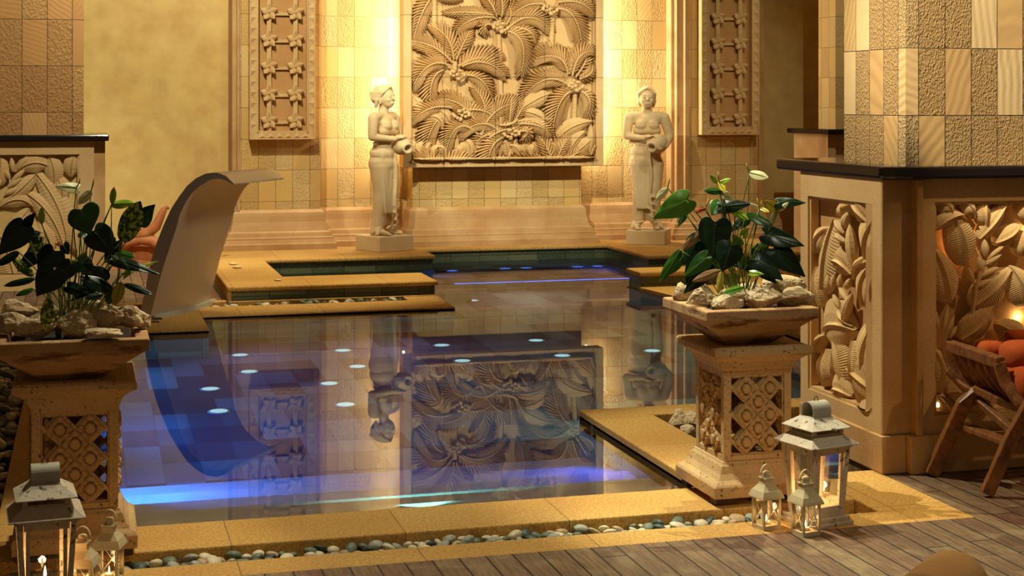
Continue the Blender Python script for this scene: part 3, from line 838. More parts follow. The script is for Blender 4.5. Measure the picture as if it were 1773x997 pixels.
for a in [(140,980,230,600,265,330,150),(100,640,150,500,200,420,90),(525,600,560,430,630,250,170),(500,1000,520,800,578,640,140),(430,800,470,640,590,620,70),(290,300,330,220,480,160,90),(420,180,500,210,560,320,90),
          (220,700,330,620,400,760,110),(160,1300,260,1160,430,1210,200),(500,1600,520,1300,622,1080,170),(330,1720,310,1450,250,1330,150),(620,1660,500,1560,370,1540,220),(180,1760,170,1600,190,1440,110),
          (480,1990,560,1850,640,1730,150),(140,1100,120,900,110,760,70),(420,1300,450,1500,430,1650,90),(600,700,620,850,590,1000,70),(300,1000,330,1150,420,1180,90),(100,1500,120,1400,180,1330,60),(250,1780,300,1700,400,1760,120)]:
    banana(m, TLc, (LU(a[0]), LV(a[1])), (LU(a[2]), LV(a[3])), (LU(a[4]), LV(a[5])), a[6] * .00118, .008 + random.uniform(0, .016), .036, .45, 48)
for a in [(345,300,350,190,50),(370,390,405,250,50),(375,430,285,330,42),(380,500,290,445,38),(450,690,415,340,62),(450,700,530,600,40),(235,930,228,800,30),(270,920,285,780,34),(330,900,340,770,34),(390,880,420,790,32),(280,960,330,1060,30),(330,880,420,1000,34),(360,1160,440,900,50)]:
    pod(m, TLc, (LU(a[0]), LV(a[1])), (LU(a[2]), LV(a[3])), a[4] * .00095, .038)
m.build('side_carving', M['carve'], rc, M=Mi)
TF = lambda u, v, w: (u, 5.90 - w, v)
m = MB(); rail_frame(m, TF, 3.37, 5.5, .16, 1.232, .075, .06, .10); m.build('front_frame', M['carve'], rc, M=Mi)
m = MB()
def FU(x, y): return wy(1370 + x / 4.335, 300 + y / 4.335, 5.88)
for a in [(1300,700,1270,450,1180,300,190),(1050,430,1150,290,1290,310,90),(1190,980,1130,750,1060,560,190),(1400,490,1500,350,1620,190,110),(1520,520,1620,470,1700,380,110),(1350,1000,1500,880,1640,720,190),
          (1790,1000,1720,850,1640,700,200),(1100,200,1150,230,1200,330,110),(1270,200,1330,260,1350,340,90),(1440,200,1400,300,1440,400,110),(1700,200,1760,260,1790,400,130),(1260,1240,1400,1130,1500,990,150),
          (1110,1640,1130,1450,1060,1320,160),(1160,1640,1260,1600,1380,1740,130),(1250,1960,1200,1780,1090,1660,160),(1740,1270,1650,1180,1540,1130,160),(1330,1900,1400,1700,1500,1650,140),(1560,1900,1580,1750,1650,1650,140),(1500,1560,1440,1400,1330,1330,120),
          (1740,620,1700,520,1740,430,120),(1760,1900,1720,1700,1740,1500,150),(1300,1500,1290,1350,1220,1280,100)]:
    banana(m, TF, FU(a[0], a[1]), FU(a[2], a[3]), FU(a[4], a[5]), a[6] * .00072, .008 + random.uniform(0, .022), .042, .45, 48)
for a in [(1440,620,1430,490,70),(1410,740,1385,620,60),(1350,830,1310,700,50),(1450,640,1590,530,45),(1420,690,1560,605,55),(1400,770,1540,700,55),(1360,850,1480,795,55),(1120,1180,1155,1000,50),(1140,1200,1205,1060,50),(1170,1230,1222,1140,45),(1080,1150,1060,1010,40)]:
    pod(m, TF, FU(a[0], a[1]), FU(a[2], a[3]), a[4] * .0005, .04)
rq = random.Random(5)
for k in range(26):
    x_, z_ = rq.uniform(4.12, 5.32), rq.uniform(.25, .85)
    banana(m, TF, (x_, z_), (x_ + rq.uniform(-.1, .1), z_ + .14), (min(5.4, max(4.05, x_ + rq.uniform(-.2, .2))), min(1.1, z_ + .30)), rq.uniform(.10, .15), .01 + rq.uniform(0, .02), .04, .45, 30)
m.tube([TF(*FU(1350, 1050), .03), TF(*FU(1370, 850), .04), TF(*FU(1430, 650), .04)], .009, 8)
m.build('front_carving', M['carve'], rc, M=Mi)
m = MB(); m.box(3.47, 5.868, .262, 3.515, 5.874, .28); m.build('step_light', M['slot'], rc, M=Mi)
for q_ in ((3.6, .95), (3.95, 1.0), (3.9, .62), (4.3, .8)): point('counter_glow', (q_[0], 5.917, q_[1]), .28, (1, .74, .36), .004)
area('counter_lamp', (3.72, 5.87, .245), (3.72, 5.78, .30), .5, .25, .01, (1, .8, .4), 'Z')

# left counter
lc = empty('carved_counter', (-.8, 13.8, 0)); tag(lc, 'far left bar counter behind the plant, carved panel under a black top', 'counter')
Mi = Matrix.Translation((.8, -13.8, 0))
m = MB(); m.box(-2.2, 13.50, 0, .0, 14.3, 1.232); m.build('body', M['plaster'], lc, M=Mi)
m = MB(); m.box(.0, 13.47, 0, .15, 14.2, 1.232); m.build('end_post', M['plinth'], lc, M=Mi)
m = MB(); m.box(-2.3, 13.36, 1.232, .18, 14.35, 1.285); bevel(m.build('countertop', M['granite'], lc, M=Mi), .01, 2)
TF2 = lambda u, v, w: (u, 13.495 - w, v)
m = MB(); rail_frame(m, TF2, -2.1, .06, .0, 1.232, .12, .075, .11); m.build('frame', M['carve'], lc, M=Mi)
m = MB()
def FL(x, y): return wy(x / 3.56, 240 + y / 3.56, 13.45)
def T2c(u, v, w): return TF2(min(-.065, u), min(1.118, max(.14, v)), w)
for a in [(410,640,400,400,200,190,110),(390,660,330,430,150,330,95),(0,420,120,330,205,420,70),(40,380,150,300,230,210,70),(330,290,350,160,290,100,80),(440,240,430,140,470,90,70),(300,170,200,110,90,210,90),(350,650,280,560,190,560,80),
          (60,640,100,520,180,430,80),(-40,300,20,200,0,100,80),(100,900,60,700,0,600,120),(420,900,300,800,200,640,120),(480,700,440,600,470,480,70),(500,950,440,860,440,760,80),(200,960,180,800,100,700,110),(350,240,400,300,380,400,70),(250,500,300,600,290,760,80)]:
    banana(m, T2c, FL(a[0], a[1]), FL(a[2], a[3]), FL(a[4], a[5]), a[6] * .0019, .01 + random.uniform(0, .02), .045, .4, 44)
for a in [(80,205,70,115,34),(110,185,180,100,34),(60,250,28,185,32),(70,265,155,190,34),(45,300,135,240,34),(30,345,110,300,34),(-10,300,0,240,30)]:
    pod(m, T2c, FL(a[0], a[1]), FL(a[2], a[3]), a[4] * .0014, .05)
m.build('carving', M['carve'], lc, M=Mi)

# far right counter
fc = empty('carved_counter', (7.6, 15.0, 0)); tag(fc, 'small far counter with black top seen behind the near right counter', 'counter')
Mi = Matrix.Translation((-7.6, -15.0, 0))
m = MB(); m.box(7.20, 14.30, 0, 8.6, 15.03, 1.232); m.build('body', M['plinth'], fc, M=Mi)
m = MB(); m.box(7.15, 14.15, 1.232, 8.7, 15.10, 1.285); bevel(m.build('countertop', M['granite'], fc, M=Mi), .01, 2)
TF3 = lambda u, v, w: (u, 14.30 - w, v)
m = MB(); rail_frame(m, TF3, 7.20, 8.6, .1, 1.232, .08, .05, .11); m.build('frame', M['carve'], fc, M=Mi)
m = MB()
for k in range(12):
    x = 7.33 + k * .10; z = .3 + .6 * ((k * 37) % 10) / 10
    banana(m, TF3, (x, z), (x + .05, z + .15), (x + random.uniform(-.1, .1), min(1.1, z + .3)), .10, .01, .03, .4, 16)
m.build('carving', M['carve'], fc, M=Mi)

# ------------------------------------------------------------ statues
def remesh(m, vox, sm=6):
    o = m.build('tmp', M['statue'])
    r = o.modifiers.new('r', 'REMESH'); r.mode = 'VOXEL'; r.voxel_size = vox
    s_ = o.modifiers.new('s', 'SMOOTH'); s_.factor = .5; s_.iterations = sm
    return o
def make_figure(root):
    # figure faces -Y; her left is +x
    m = MB()
    E, K = m.ell, m.cap
    # pelvis and torso
    E((-.005, .01, .79), (.142, .105, .11)); E((0, .0, .93), (.112, .082, .10)); E((0, 0, 1.04), (.118, .085, .10)); E((0, .005, 1.12), (.135, .08, .08))
    E((-.058, -.065, 1.085), (.055, .045, .05)); E((.058, -.065, 1.085), (.055, .045, .05))
    K((-.14, .005, 1.165), (.14, .005, 1.165), .05, .05); K((0, .01, 1.17), (0, .005, 1.27), .052, .045)
    # head
    E((0, -.012, 1.355), (.073, .085, .10)); E((0, -.045, 1.30), (.052, .05, .055)); E((0, -.065, 1.275), (.026, .026, .022))
    K((0, -.09, 1.375), (0, -.112, 1.335), .010, .014, 8); E((-.028, -.083, 1.365), (.018, .012, .010)); E((.028, -.083, 1.365), (.018, .012, .010))
    K((-.045, -.078, 1.388), (-.012, -.094, 1.386), .006, .007, 8); K((.045, -.078, 1.388), (.012, -.094, 1.386), .006, .007, 8)
    E((0, -.096, 1.303), (.022, .012, .007)); E((0, -.094, 1.293), (.018, .011, .007)); E((-.036, -.07, 1.325), (.022, .02, .02)); E((.036, -.07, 1.325), (.022, .02, .02))
    E((-.074, .0, 1.335), (.012, .02, .03)); E((.074, .0, 1.335), (.012, .02, .03)); E((-.076, -.003, 1.295), .012); E((.076, -.003, 1.295), .012)
    # right arm (viewer's left): elbow out, hand on top of the jar
    K((-.165, .005, 1.155), (-.19, .0, .975), .052, .042); K((-.19, .0, .965), (-.05, -.135, .945), .040, .029); 
    K((-.05, -.135, .945), (.005, -.160, .965), .027, .022, 12, .7)
    for i, (dx, dy, dzz) in enumerate([(.055, -.022, .016), (.062, -.008, .012), (.060, .008, .006), (.048, .022, -.002)]):
        b0 = Vector((.012, -.163 + .014 * (i - 1.5), .966)); b1 = b0 + Vector((dx * .55, dy * .6, .004)); b2 = b1 + Vector((dx * .5, dy * .5, -.016))
        K(b0, b1, .0095, .0085, 8); K(b1, b2, .0085, .007, 8)
    K((-.01, -.178, .955), (.022, -.197, .958), .009, .008, 8)
    # left arm (viewer's right): around the jar, hand under its neck
    K((.165, .005, 1.155), (.215, -.01, .96), .052, .042); K((.215, -.012, .955), (.165, -.15, .865), .040, .029)
    K((.165, -.15, .865), (.125, -.185, .85), .027, .022, 12, .8)
    for i in range(4):
        b0 = Vector((.118, -.192 - .004 * i, .870 - .014 * i)); b1 = b0 + Vector((-.028, -.022, .004)); b2 = b1 + Vector((-.028, -.004, .002))
        K(b0, b1, .0095, .0085, 8); K(b1, b2, .0085, .007, 8)
    K((.135, -.185, .88), (.105, -.20, .90), .009, .008, 8)
    # legs (under the skirt) and feet
    for x in (-.085, .085): K((x * .8, .0, .72), (x * .8, -.01, .42), .07, .05); K((x * .8, -.01, .42), (x, .0, .04), .05, .03)
    for x in (-.085, .085):
        K((x, .0, .035), (x + (.01 if x > 0 else -.01), -.10, .024), .036, .028, 12, .7)
        for j in range(5): E((x + (j - 2) * .014, -.135 + abs(j - 1.5) * .006, .014), (.008, .016, .009), None, 8, 6)
    body = realize(remesh(m, .0075, 4), 'body', root, M['statue'])
    # wrapped skirt
    m = MB(); K = m.cap; E = m.ell
    E((-.008, .01, .80), (.148, .112, .10)); E((-.008, .012, .70), (.158, .118, .13)); E((0, 0, .88), (.125, .095, .05))
    K((-.065, .005, .68), (-.055, -.012, .42), .098, .076); K((.065, .005, .68), (.06, -.02, .42), .098, .076)
    K((-.055, -.012, .42), (-.075, .02, .10), .076, .060); K((.06, -.02, .42), (.07, .02, .12), .076, .058)
    K((-.075, .03, .10), (-.12, .05, .03), .06, .028); K((.075, .03, .10), (.125, .04, .03), .055, .026); K((-.10, .0, .06), (-.14, -.02, .02), .04, .02); K((.10, .0, .06), (.145, -.03, .02), .04, .02)
    E((0, .03, .4), (.10, .07, .33))
    # folds
    for i in range(9):
        a = -.13 + i * .03
        K((a * .9, -.095 + abs(a) * .28, .80), (a * .55 - .03, -.08, .22), .0075, .010, 8)
    K((.02, -.115, .80), (.035, -.11, .55), .012, .014, 8); K((.035, -.11, .55), (.02, -.105, .34), .014, .012, 8); K((.02, -.105, .34), (.05, -.10, .10), .014, .012, 8)
    for i in range(4): K((.02, -.10, .36 - i * .07), (.065, -.105, .335 - i * .07), .014, .012, 8)
    K((-.155, .0, .905), (.155, .0, .905), .02, .02, 10)
    K((-.03, -.08, .09), (-.085, -.09, .075), .014, .014, 8); K((.03, -.08, .09), (.09, -.09, .075), .014, .014, 8)
    realize(remesh(m, .0085, 3), 'skirt', root, M['statue'])
    # bust cloth
    m = MB(); m.ell((0, 0, 1.035), (.124, .092, .062)); m.ell((-.058, -.064, 1.07), (.06, .05, .046)); m.ell((.058, -.064, 1.07), (.06, .05, .046)); m.cap((-.09, -.05, 1.02), (.09, -.05, 1.02), .045, .045)
    realize(remesh(m, .0085, 4), 'bust_cloth', root, M['statue'])
    # hair with combed locks
    m = MB(); m.ell((0, .025, 1.385), (.088, .088, .092)); m.ell((0, .085, 1.36), (.06, .055, .075)); 
    for sg in (-1, 1):
        for k in range(7):
            y0 = -.055 + .022 * k
            m.cap((.006 * sg, y0 - .005, 1.468 - .004 * abs(k - 3)), (.075 * sg, y0 + .02, 1.40), .014, .016, 8)
            m.cap((.075 * sg, y0 + .02, 1.40), (.074 * sg, .01 + y0 * .5 + .03, 1.33), .014, .012, 8)
    m.cap((-.07, .03, 1.33), (-.06, .05, 1.27), .025, .02, 8); m.cap((.07, .03, 1.33), (.06, .05, 1.27), .025, .02, 8)
    realize(remesh(m, .0065, 1), 'hair', root, M['statue'])
    # jar
    d = Vector((-.45, -.86, -.24)).normalized(); q = d.to_track_quat('Z', 'Y').to_matrix()
    jc = Vector((.085, -.125, .885))
    prof = [(.0, -.115), (.04, -.113), (.075, -.09), (.098, -.04), (.10, .0), (.09, .04), (.066, .072), (.04, .09), (.033, .105), (.036, .118), (.052, .128), (.056, .135), (.052, .142), (.034, .138), (.026, .12), (.026, .07), (.0, .06)]
    m = MB(); rs = []
    for r, z in prof: rs.append([jc + q @ Vector((max(r, .0005) * math.cos(2 * pi * i / 28), max(r, .0005) * math.sin(2 * pi * i / 28), z)) for i in range(28)])
    m.rings(rs); m.build('water_jar', M['statue'], root, smooth=True)
def statue_base(root, size, h, rz):
    m = MB(); s_ = size / 2; m.box(-s_, -s_, 0, s_, s_, h); o = m.build('plinth', M['statue'], root); o.rotation_euler.z = rz; bevel(o, .006)
s1 = empty('water_carrier_statue', (2.83, 15.10, .10), 0)
tag(s1, 'stone statue of a woman with jar, turned sideways, left of the palm panel', 'statue')
statue_base(s1, .41, .150, math.radians(25))
holder = empty('figure', (0, 0, .150)); holder.parent = s1
make_figure(holder)
s2 = empty('water_carrier_statue', (5.60, 15.11, .10), 0)
tag(s2, 'stone statue of a woman with jar, facing forward, right of the palm panel', 'statue')
statue_base(s2, .40, .145, math.radians(-30))
for ch in list(holder.children):
    ch.parent = s1; ch.location = (0, 0, .15); ch.rotation_euler.z = math.radians(46); ch.scale = (1.1, 1.08, 1)
    if ch.name.startswith('hair'): pass
    c = ch.copy(); C.objects.link(c); c.parent = s2; c.location = (-.02, -.0, .145); c.rotation_euler.z = math.radians(-16)
bpy.data.objects.remove(holder)

# ------------------------------------------------------------ pedestals with lattice windows
def make_pedestal(loc, label):
    t = empty('lattice_pedestal', loc); tag(t, label, 'pedestal')
    m = MB(); m.loft([(.205, .0), (.207, .045), (.200, .055), (.182, .068), (.168, .09), (.158, .118), (.151, .127), (.148, .135)])
    bevel(m.build('base', M['pedestal'], t), .003)
    m = MB(); z0, z1, h, p = .135, .50, .143, .030
    for sx in (-1, 1):
        for s_ in (-1, 1): m.box(min(sx * h, sx * (h - p)), min(s_ * h, s_ * (h - p)), z0, max(sx * h, sx * (h - p)), max(s_ * h, s_ * (h - p)), z1)
    for k in range(4):
        c, s_ = [(1, 0), (0, 1), (-1, 0), (0, -1)][k]
        def R(x, y, z): return (x * c - y * s_, x * s_ + y * c, z)
        for (a, b) in ((z0, z0 + .022), (z1 - .026, z1)):
            vs = [R(x, y, z) for z in (a, b) for x, y in ((-h + p, -h + .002), (h - p, -h + .002), (h - p, -h + p), (-h + p, -h + p))]
            m.add(vs, [(3, 2, 1, 0), (4, 5, 6, 7), (0, 1, 5, 4), (1, 2, 6, 5), (2, 3, 7, 6), (3, 0, 4, 7)])
        e = .006
        for x0, x1, a, b in ((-h + p, -h + p + e, z0 + .022, z1 - .026), (h - p - e, h - p, z0 + .022, z1 - .026), (-h + p, h - p, z0 + .022, z0 + .028), (-h + p, h - p, z1 - .032, z1 - .026)):
            vs = [R(x, y, z) for z in (a, b) for x, y in ((x0, -h + .008), (x1, -h + .008), (x1, -h + p), (x0, -h + p))]
            m.add(vs, [(3, 2, 1, 0), (4, 5, 6, 7), (0, 1, 5, 4), (1, 2, 6, 5), (2, 3, 7, 6), (3, 0, 4, 7)])
    bevel(m.build('shaft', M['pedestal'], t), .002)
    m = MB(); m.loft([(.146, .485), (.146, .502), (.150, .51), (.153, .52), (.162, .538), (.178, .55), (.186, .556), (.190, .560), (.200, .563), (.205, .570), (.205, .590), (.199, .599), (.196, .6)])
    m.loft([(.18, .6), (.178, .602)])
    bevel(m.build('cap', M['pedestal'], t), .002)
    # lattice on four sides
    cz, ph, pv = (z0 + z1) / 2, .050, .108
    f = MB()
    rs = []
    for r, w, pt in ((.046, .0, 0), (.049, .006, 0), (.049, .010, 0), (.040, .017, 1), (.030, .015, 1), (.021, .005, 0), (.0185, .005, 0), (.0185, .019, 0), (.015, .023, 0), (.003, .0235, 0)):
        rg = []
        for i in range(48):
            a = 2 * pi * i / 48; rr_ = r
            if r > .025:
                d = 1 / (abs(math.cos(a)) + abs(math.sin(a)))
                rr_ = r * (d * .80 + .16 + .05 * abs(math.cos(4 * a)))
            rg.append((rr_ * math.cos(a) * .92, -w + pt * .006 * (1 - abs(math.cos(4 * a)) ** .5) , rr_ * math.sin(a) * 1.05))
        rs.append(rg)
    f.rings(rs); proto = f.build('flower_tile', M['pedestal'], t)
    first = True
    for k in range(4):
        a = k * pi / 2; c, s_ = math.cos(a), math.sin(a)
        y = -h + .018
        m = MB()
        def R(x, yy, z): return Vector((x * c - yy * s_, x * s_ + yy * c, z))
        lo, hi = z0 + .022, z1 - .026; xw = h - p
        for sg in (-1, 1):
            for j in range(-6, 7):
                # strips x = sg*ph/(pv/2)*(z-zc)
                zc = cz + j * pv; sl = ph / (pv / 2) * sg
                pts = []
                for z in (lo, hi):
                    x = sl * (z - zc)
                    if abs(x) <= xw: pts.append((x, z))
                for x in (-xw, xw):
                    z = zc + x / sl
                    if lo < z < hi: pts.append((x, z))
                if len(pts) >= 2:
                    pts.sort(); A, Bp = pts[0], pts[-1]
                    if math.hypot(A[0] - Bp[0], A[1] - Bp[1]) > .02:
                        m.bar(R(A[0], y + .003 * sg, A[1]), R(Bp[0], y + .003 * sg, Bp[1]), .012, .020, R(0, -1, 0) - R(0, 0, 0))
        m.build('lattice_strips', M['pedestal'], t)
        for cx, zs in ((-ph, (-pv, 0, pv)), (0, (-pv / 2, pv / 2)), (ph, (-pv, 0, pv))):
            for z in zs:
                o = proto if first else proto.copy()
                if not first: C.objects.link(o); o.parent = t
                first = False
                o.location = R(cx, y - .008, cz + z); o.rotation_euler = (0, 0, a)
    t.scale = (1, 1, .957)
    for (x, yy) in ((-.15, -.15), (.15, -.15), (.15, .15), (-.15, .15), (.02, -.15)):
        m = MB(); m.box(x - .04, yy - .03, -.030, x + .04, yy + .03, .0); m.build('foot_block', M['blackfoot'], t)
    return t
PR = (2.525, 5.735, .030); PLf = (-.038, 5.655, .030)
make_pedestal(PR, 'right stone pedestal with flower lattice sides beside the two small lanterns')
make_pedestal(PLf, 'left stone pedestal with flower lattice sides behind the large front lantern')

def make_bowl(loc, label, hw=.235):
    t = empty('planter_bowl', loc); tag(t, label, 'planter')
    m = MB(); bt = .095; rs = []
    for a, z in [(bt, 0), (hw - .012, .108), (hw, .112), (hw, .148), (hw - .005, .152), (hw - .045, .152), (hw - .055, .12), (.06, .115)]:
        rs.append([(-a, -a, z), (a, -a, z), (a, a, z), (-a, a, z)])
    m.rings(rs); bevel(m.build('bowl', M['bowl'], t), .004)
    m = MB(); a = hw - .056; m.box(-a, -a, .116, a, a, .124); m.build('soil', M['soil'], t)
    return t
BZ = .607
BR = (2.50, 5.715, BZ); BL = (-.05, 5.61, BZ)
make_bowl(BR, 'square stone planter bowl on the right pedestal, holding rocks and an anthurium', .235)
make_bowl(BL, 'square stone planter bowl on the left pedestal, cracked rim, holding rocks', .255)

# ------------------------------------------------------------ rocks
def rock(c, r, seed, label, group):
    rr = random.Random(seed); bm = bmesh.new(); bmesh.ops.create_icosphere(bm, subdivisions=4, radius=1)
    planes = []
    for k in range(9):
        n = Vector((rr.gauss(0, 1), rr.gauss(0, 1), rr.gauss(0, 1))).normalized(); planes.append((n, rr.uniform(.55, .85)))
    off = Vector((rr.random() * 50,) * 3)
    for v in bm.verts:
        p = v.co.copy()
        for n, d in planes:
            e = p.dot(n) - d
            if e > 0: p -= n * e * .92
        p += v.co * (noise.noise(p * 1.6 + off) * .16 + noise.noise(p * 5 + off) * .07 + noise.noise(p * 13 + off) * .03)
        v.co = Vector((p.x * r[0], p.y * r[1], p.z * r[2])) * 1.22
    me = bpy.data.meshes.new('rough_rock'); bm.to_mesh(me); bm.free(); me.materials.append(M['rock'])
    o = bpy.data.objects.new('rough_rock', me); C.objects.link(o); o.location = c; o.rotation_euler = (0, 0, rr.uniform(0, 6)); 
    o.rotation_euler = (0, 0, -YAW)
    tag(o, label, 'rock', group); return o
RT = BZ + .124
def rocks(lst, depth0, group):
    for i, (px, py, rw, rh, dd, lab) in enumerate(lst):
        z = depth0 + dd; k = z / F
        p = dz(px, py, z); rad = (rw * k, (rw * .8) * k, rh * k)
        p.z = max(p.z, RT + rad[2] * .75)
        rock(p, rad, hash((px, py)) % 9999, lab, group)
dR = BR[0] * sy + BR[1] * cy; dL = BL[0] * sy + BL[1] * cy
rocks([(1216, 521, 26, 24, -.04, 'biggest pale rock at the left front of the right bowl'), (1178, 512, 16, 18, .06, 'small pitted rock at the far left of the right bowl, above its left rim'),
       (1262, 527, 26, 14, -.15, 'low front rock with a bright white facet in the right bowl'), (1274, 514, 27, 14, -.06, 'flat tan rock just behind the low front rock of the right bowl'),
       (1322, 517, 29, 17, -.10, 'chunky brown rock in the front middle of the right bowl'), (1354, 496, 34, 16, .08, 'long pale rock at the back right of the right bowl'),
       (1384, 515, 30, 15, -.03, 'sloping rock with a bright tip at the right rim of the right bowl'), (1202, 502, 20, 16, .14, 'half hidden rock at the back left of the right bowl'),
       (1300, 500, 22, 12, .14, 'shaded rock under the leaves at the back of the right bowl')], dR, 'rocks in the right bowl')
rocks([(133, 560, 27, 22, -.12, 'round faced rock in the middle front of the left bowl'), (186, 550, 27, 22, -.04, 'tall brown rock right of the middle one in the left bowl'),
       (222, 550, 25, 19, -.02, 'pale rock at the right side of the left bowl'), (243, 553, 17, 14, .04, 'small knobbly rock at the far right rim of the left bowl'),
       (182, 575, 31, 8, -.20, 'flat slab lying at the front right rim of the left bowl'), (30, 536, 34, 15, .04, 'large flat dark rock at the back left of the left bowl'),
       (22, 560, 26, 16, -.12, 'smooth rock at the far left front of the left bowl'), (66, 567, 32, 17, -.13, 'low rock behind the hanging speckled leaf in the left bowl'),
       (96, 548, 18, 18, .02, 'pointed pale rock just right of the hanging speckled leaf in the left bowl'), (164, 532, 15, 13, .12, 'upright pale rock behind the stems in the left bowl'),
       (-20, 555, 26, 18, -.02, 'rock cut by the picture edge in the left bowl')], dL, 'rocks in the left bowl')
for i, (px, py, r, lab) in enumerate([(1176, 734, 18, 'white rock in the gravel pocket left of the right pedestal, the largest'), (1190, 748, 12, 'small white rock in front of the largest one beside the right pedestal'), (1197, 729, 14, 'white rock touching the left side of the right pedestal')]):
    p = gp(px, py + 10, -.06); k = (p.x * sy + p.y * cy) / F; p.z += r * k * .8
    rock(p, (r * k, r * k, r * k), 300 + i, lab, 'white rocks beside the right pedestal')

# ------------------------------------------------------------ plants
HEART = [(0, -.02), (.10, -.17), (.24, -.24), (.38, -.17), (.47, .0), (.48, .2), (.41, .42), (.29, .62), (.16, .80), (.06, .93), (0, 1.04)]
LONG = [(0, 0), (.12, -.02), (.28, .06), (.40, .22), (.46, .42), (.43, .62), (.32, .80), (.16, .94), (.05, 1.0), (0, 1.04)]
def leaf_mesh(L, W, shape, cup=.25, droop=.25, wave=.02, seed=0):
    rr = random.Random(seed); out = HEART if shape == 'h' else LONG
    full = [(x, y) for x, y in out] + [(-x, y) for x, y in reversed(out[1:-1])]
    rings_ = [.0, .3, .6, .85, 1.0]; vs = []; n = len(full); fs = []
    oy = .06 if shape == 'h' else .2
    ph = rr.uniform(0, 6)
    for k in rings_[1:]:
        for i, (x, y) in enumerate(full):
            X = x * k; Y = oy + (y - oy) * k
            z = -cup * abs(X) ** 1.4 * W + cup * .35 * abs(X) * W - droop * max(0, Y) ** 2 * L * .6 + wave * math.sin(i * 1.7 + ph) * k * L
            vs.append((X * W, Y * L, z))
    c0 = len(vs); vs.append((0, oy * L, 0))
    for k in range(len(rings_) - 2):
        for i in range(n): fs.append((k * n + i, k * n + (i + 1) % n, (k + 1) * n + (i + 1) % n, (k + 1) * n + i))
    for i in range(n): fs.append((c0, i, (i + 1) % n))
    return vs, fs
CAMD = Vector((sy, cy, 0))
def plant(name, label, depth, root_c, leaves, stems, group=None):
    root = empty(name, root_c); tag(root, label, 'plant'); inv = -Vector(root_c)
    for i, L_ in enumerate(leaves):
        x0, y0, x1, y1, w, mt, sh, dd, fc_ = (list(L_) + [None] * 9)[:9]
        sh = sh or 'h'; dd = dd or 0; fc_ = .55 if fc_ is None else fc_
        z = depth + dd; k = z / F
        P0 = dz(x0, y0, z); P1 = dz(x1, y1, z - .03)
        d = P1 - P0; L = d.length; d.normalize()
        # normal: towards the viewer, tipped up
        nn = (-CAMD * (1 - fc_ * .5) + Vector((0, 0, 1)) * fc_ + Vector((cy, -sy, 0)) * random.uniform(-.25, .25)); nn = (nn - d * nn.dot(d)).normalized()
        sd = d.cross(nn)
        vs, fs = leaf_mesh(L, w * k * 1.08, sh, .35, .12, .012, i)
        m = MB(); Q = []
        for v in vs: Q.append(P0 + sd * v[0] + d * v[1] + nn * v[2] + inv)
        m.add(Q, fs)
        nm = 'spathe' if 'spathe' in mt or mt == 'red' else 'leaf'
        o = m.build(nm, M[mt], root, smooth=True)
        s_ = o.modifiers.new('th', 'SOLIDIFY'); s_.thickness = .0012
        s_ = o.modifiers.new('sub', 'SUBSURF'); s_.levels = 1; s_.render_levels = 1
        # midrib
        m = MB(); m.tube([P0 + d * L * t + nn * (-.12 * t * t * L * .6 + .0012) + inv for t in (0, .3, .6, .9)], [.0014, .0012, .0009, .0005], 5)
        m.build('midrib', M['leaf_mid'] if 'dark' in mt else M['stem'], o)
        # petiole down to the soil
        b = Vector((root_c[0] + random.uniform(-.05, .05), root_c[1] + random.uniform(-.04, .04), RT - .005))
        mid = (P0 + b) / 2 + Vector((0, 0, .03)) + (P0 - b) * .08; mid.x = mid.x * .5 + (b.x * .7 + P0.x * .3) * .5
        pts = [b.lerp(mid, t).lerp(mid.lerp(P0, t), t) + inv for t in (0, .2, .4, .6, .8, 1)]
        m = MB(); m.tube(pts, .0022, 5); m.build('stem', M['stem'], root, smooth=True)
        if nm == 'spathe':
            m = MB(); q = P0 + inv; m.tube([q, q + Vector((0, 0, .018)) - d * .01, q + Vector((0, 0, .036)) - d * .014], [.0022, .003, .0015], 6); m.build('spadix', M['leaf_yellow'], o, smooth=True)
    for s_ in stems:
        x0, y0, x1, y1 = s_[:4]; z = depth + (s_[4] if len(s_) > 4 else 0)
        m = MB(); a, b = dz(x0, y0, z) + inv, dz(x1, y1, z) + inv; c_ = (a + b) / 2 + Vector((.008, 0, 0))
        m.tube([a, (a + c_) / 2, c_, (c_ + b) / 2, b], .002, 5); m.build('stem', M['stem'], root, smooth=True)
D, Gm, Lt, Va, Ye, Br, Sp, Bg = 'leaf_dark', 'leaf_mid', 'leaf_light', 'leaf_var', 'leaf_yellow', 'leaf_brown', 'spathe', 'leaf_bright'
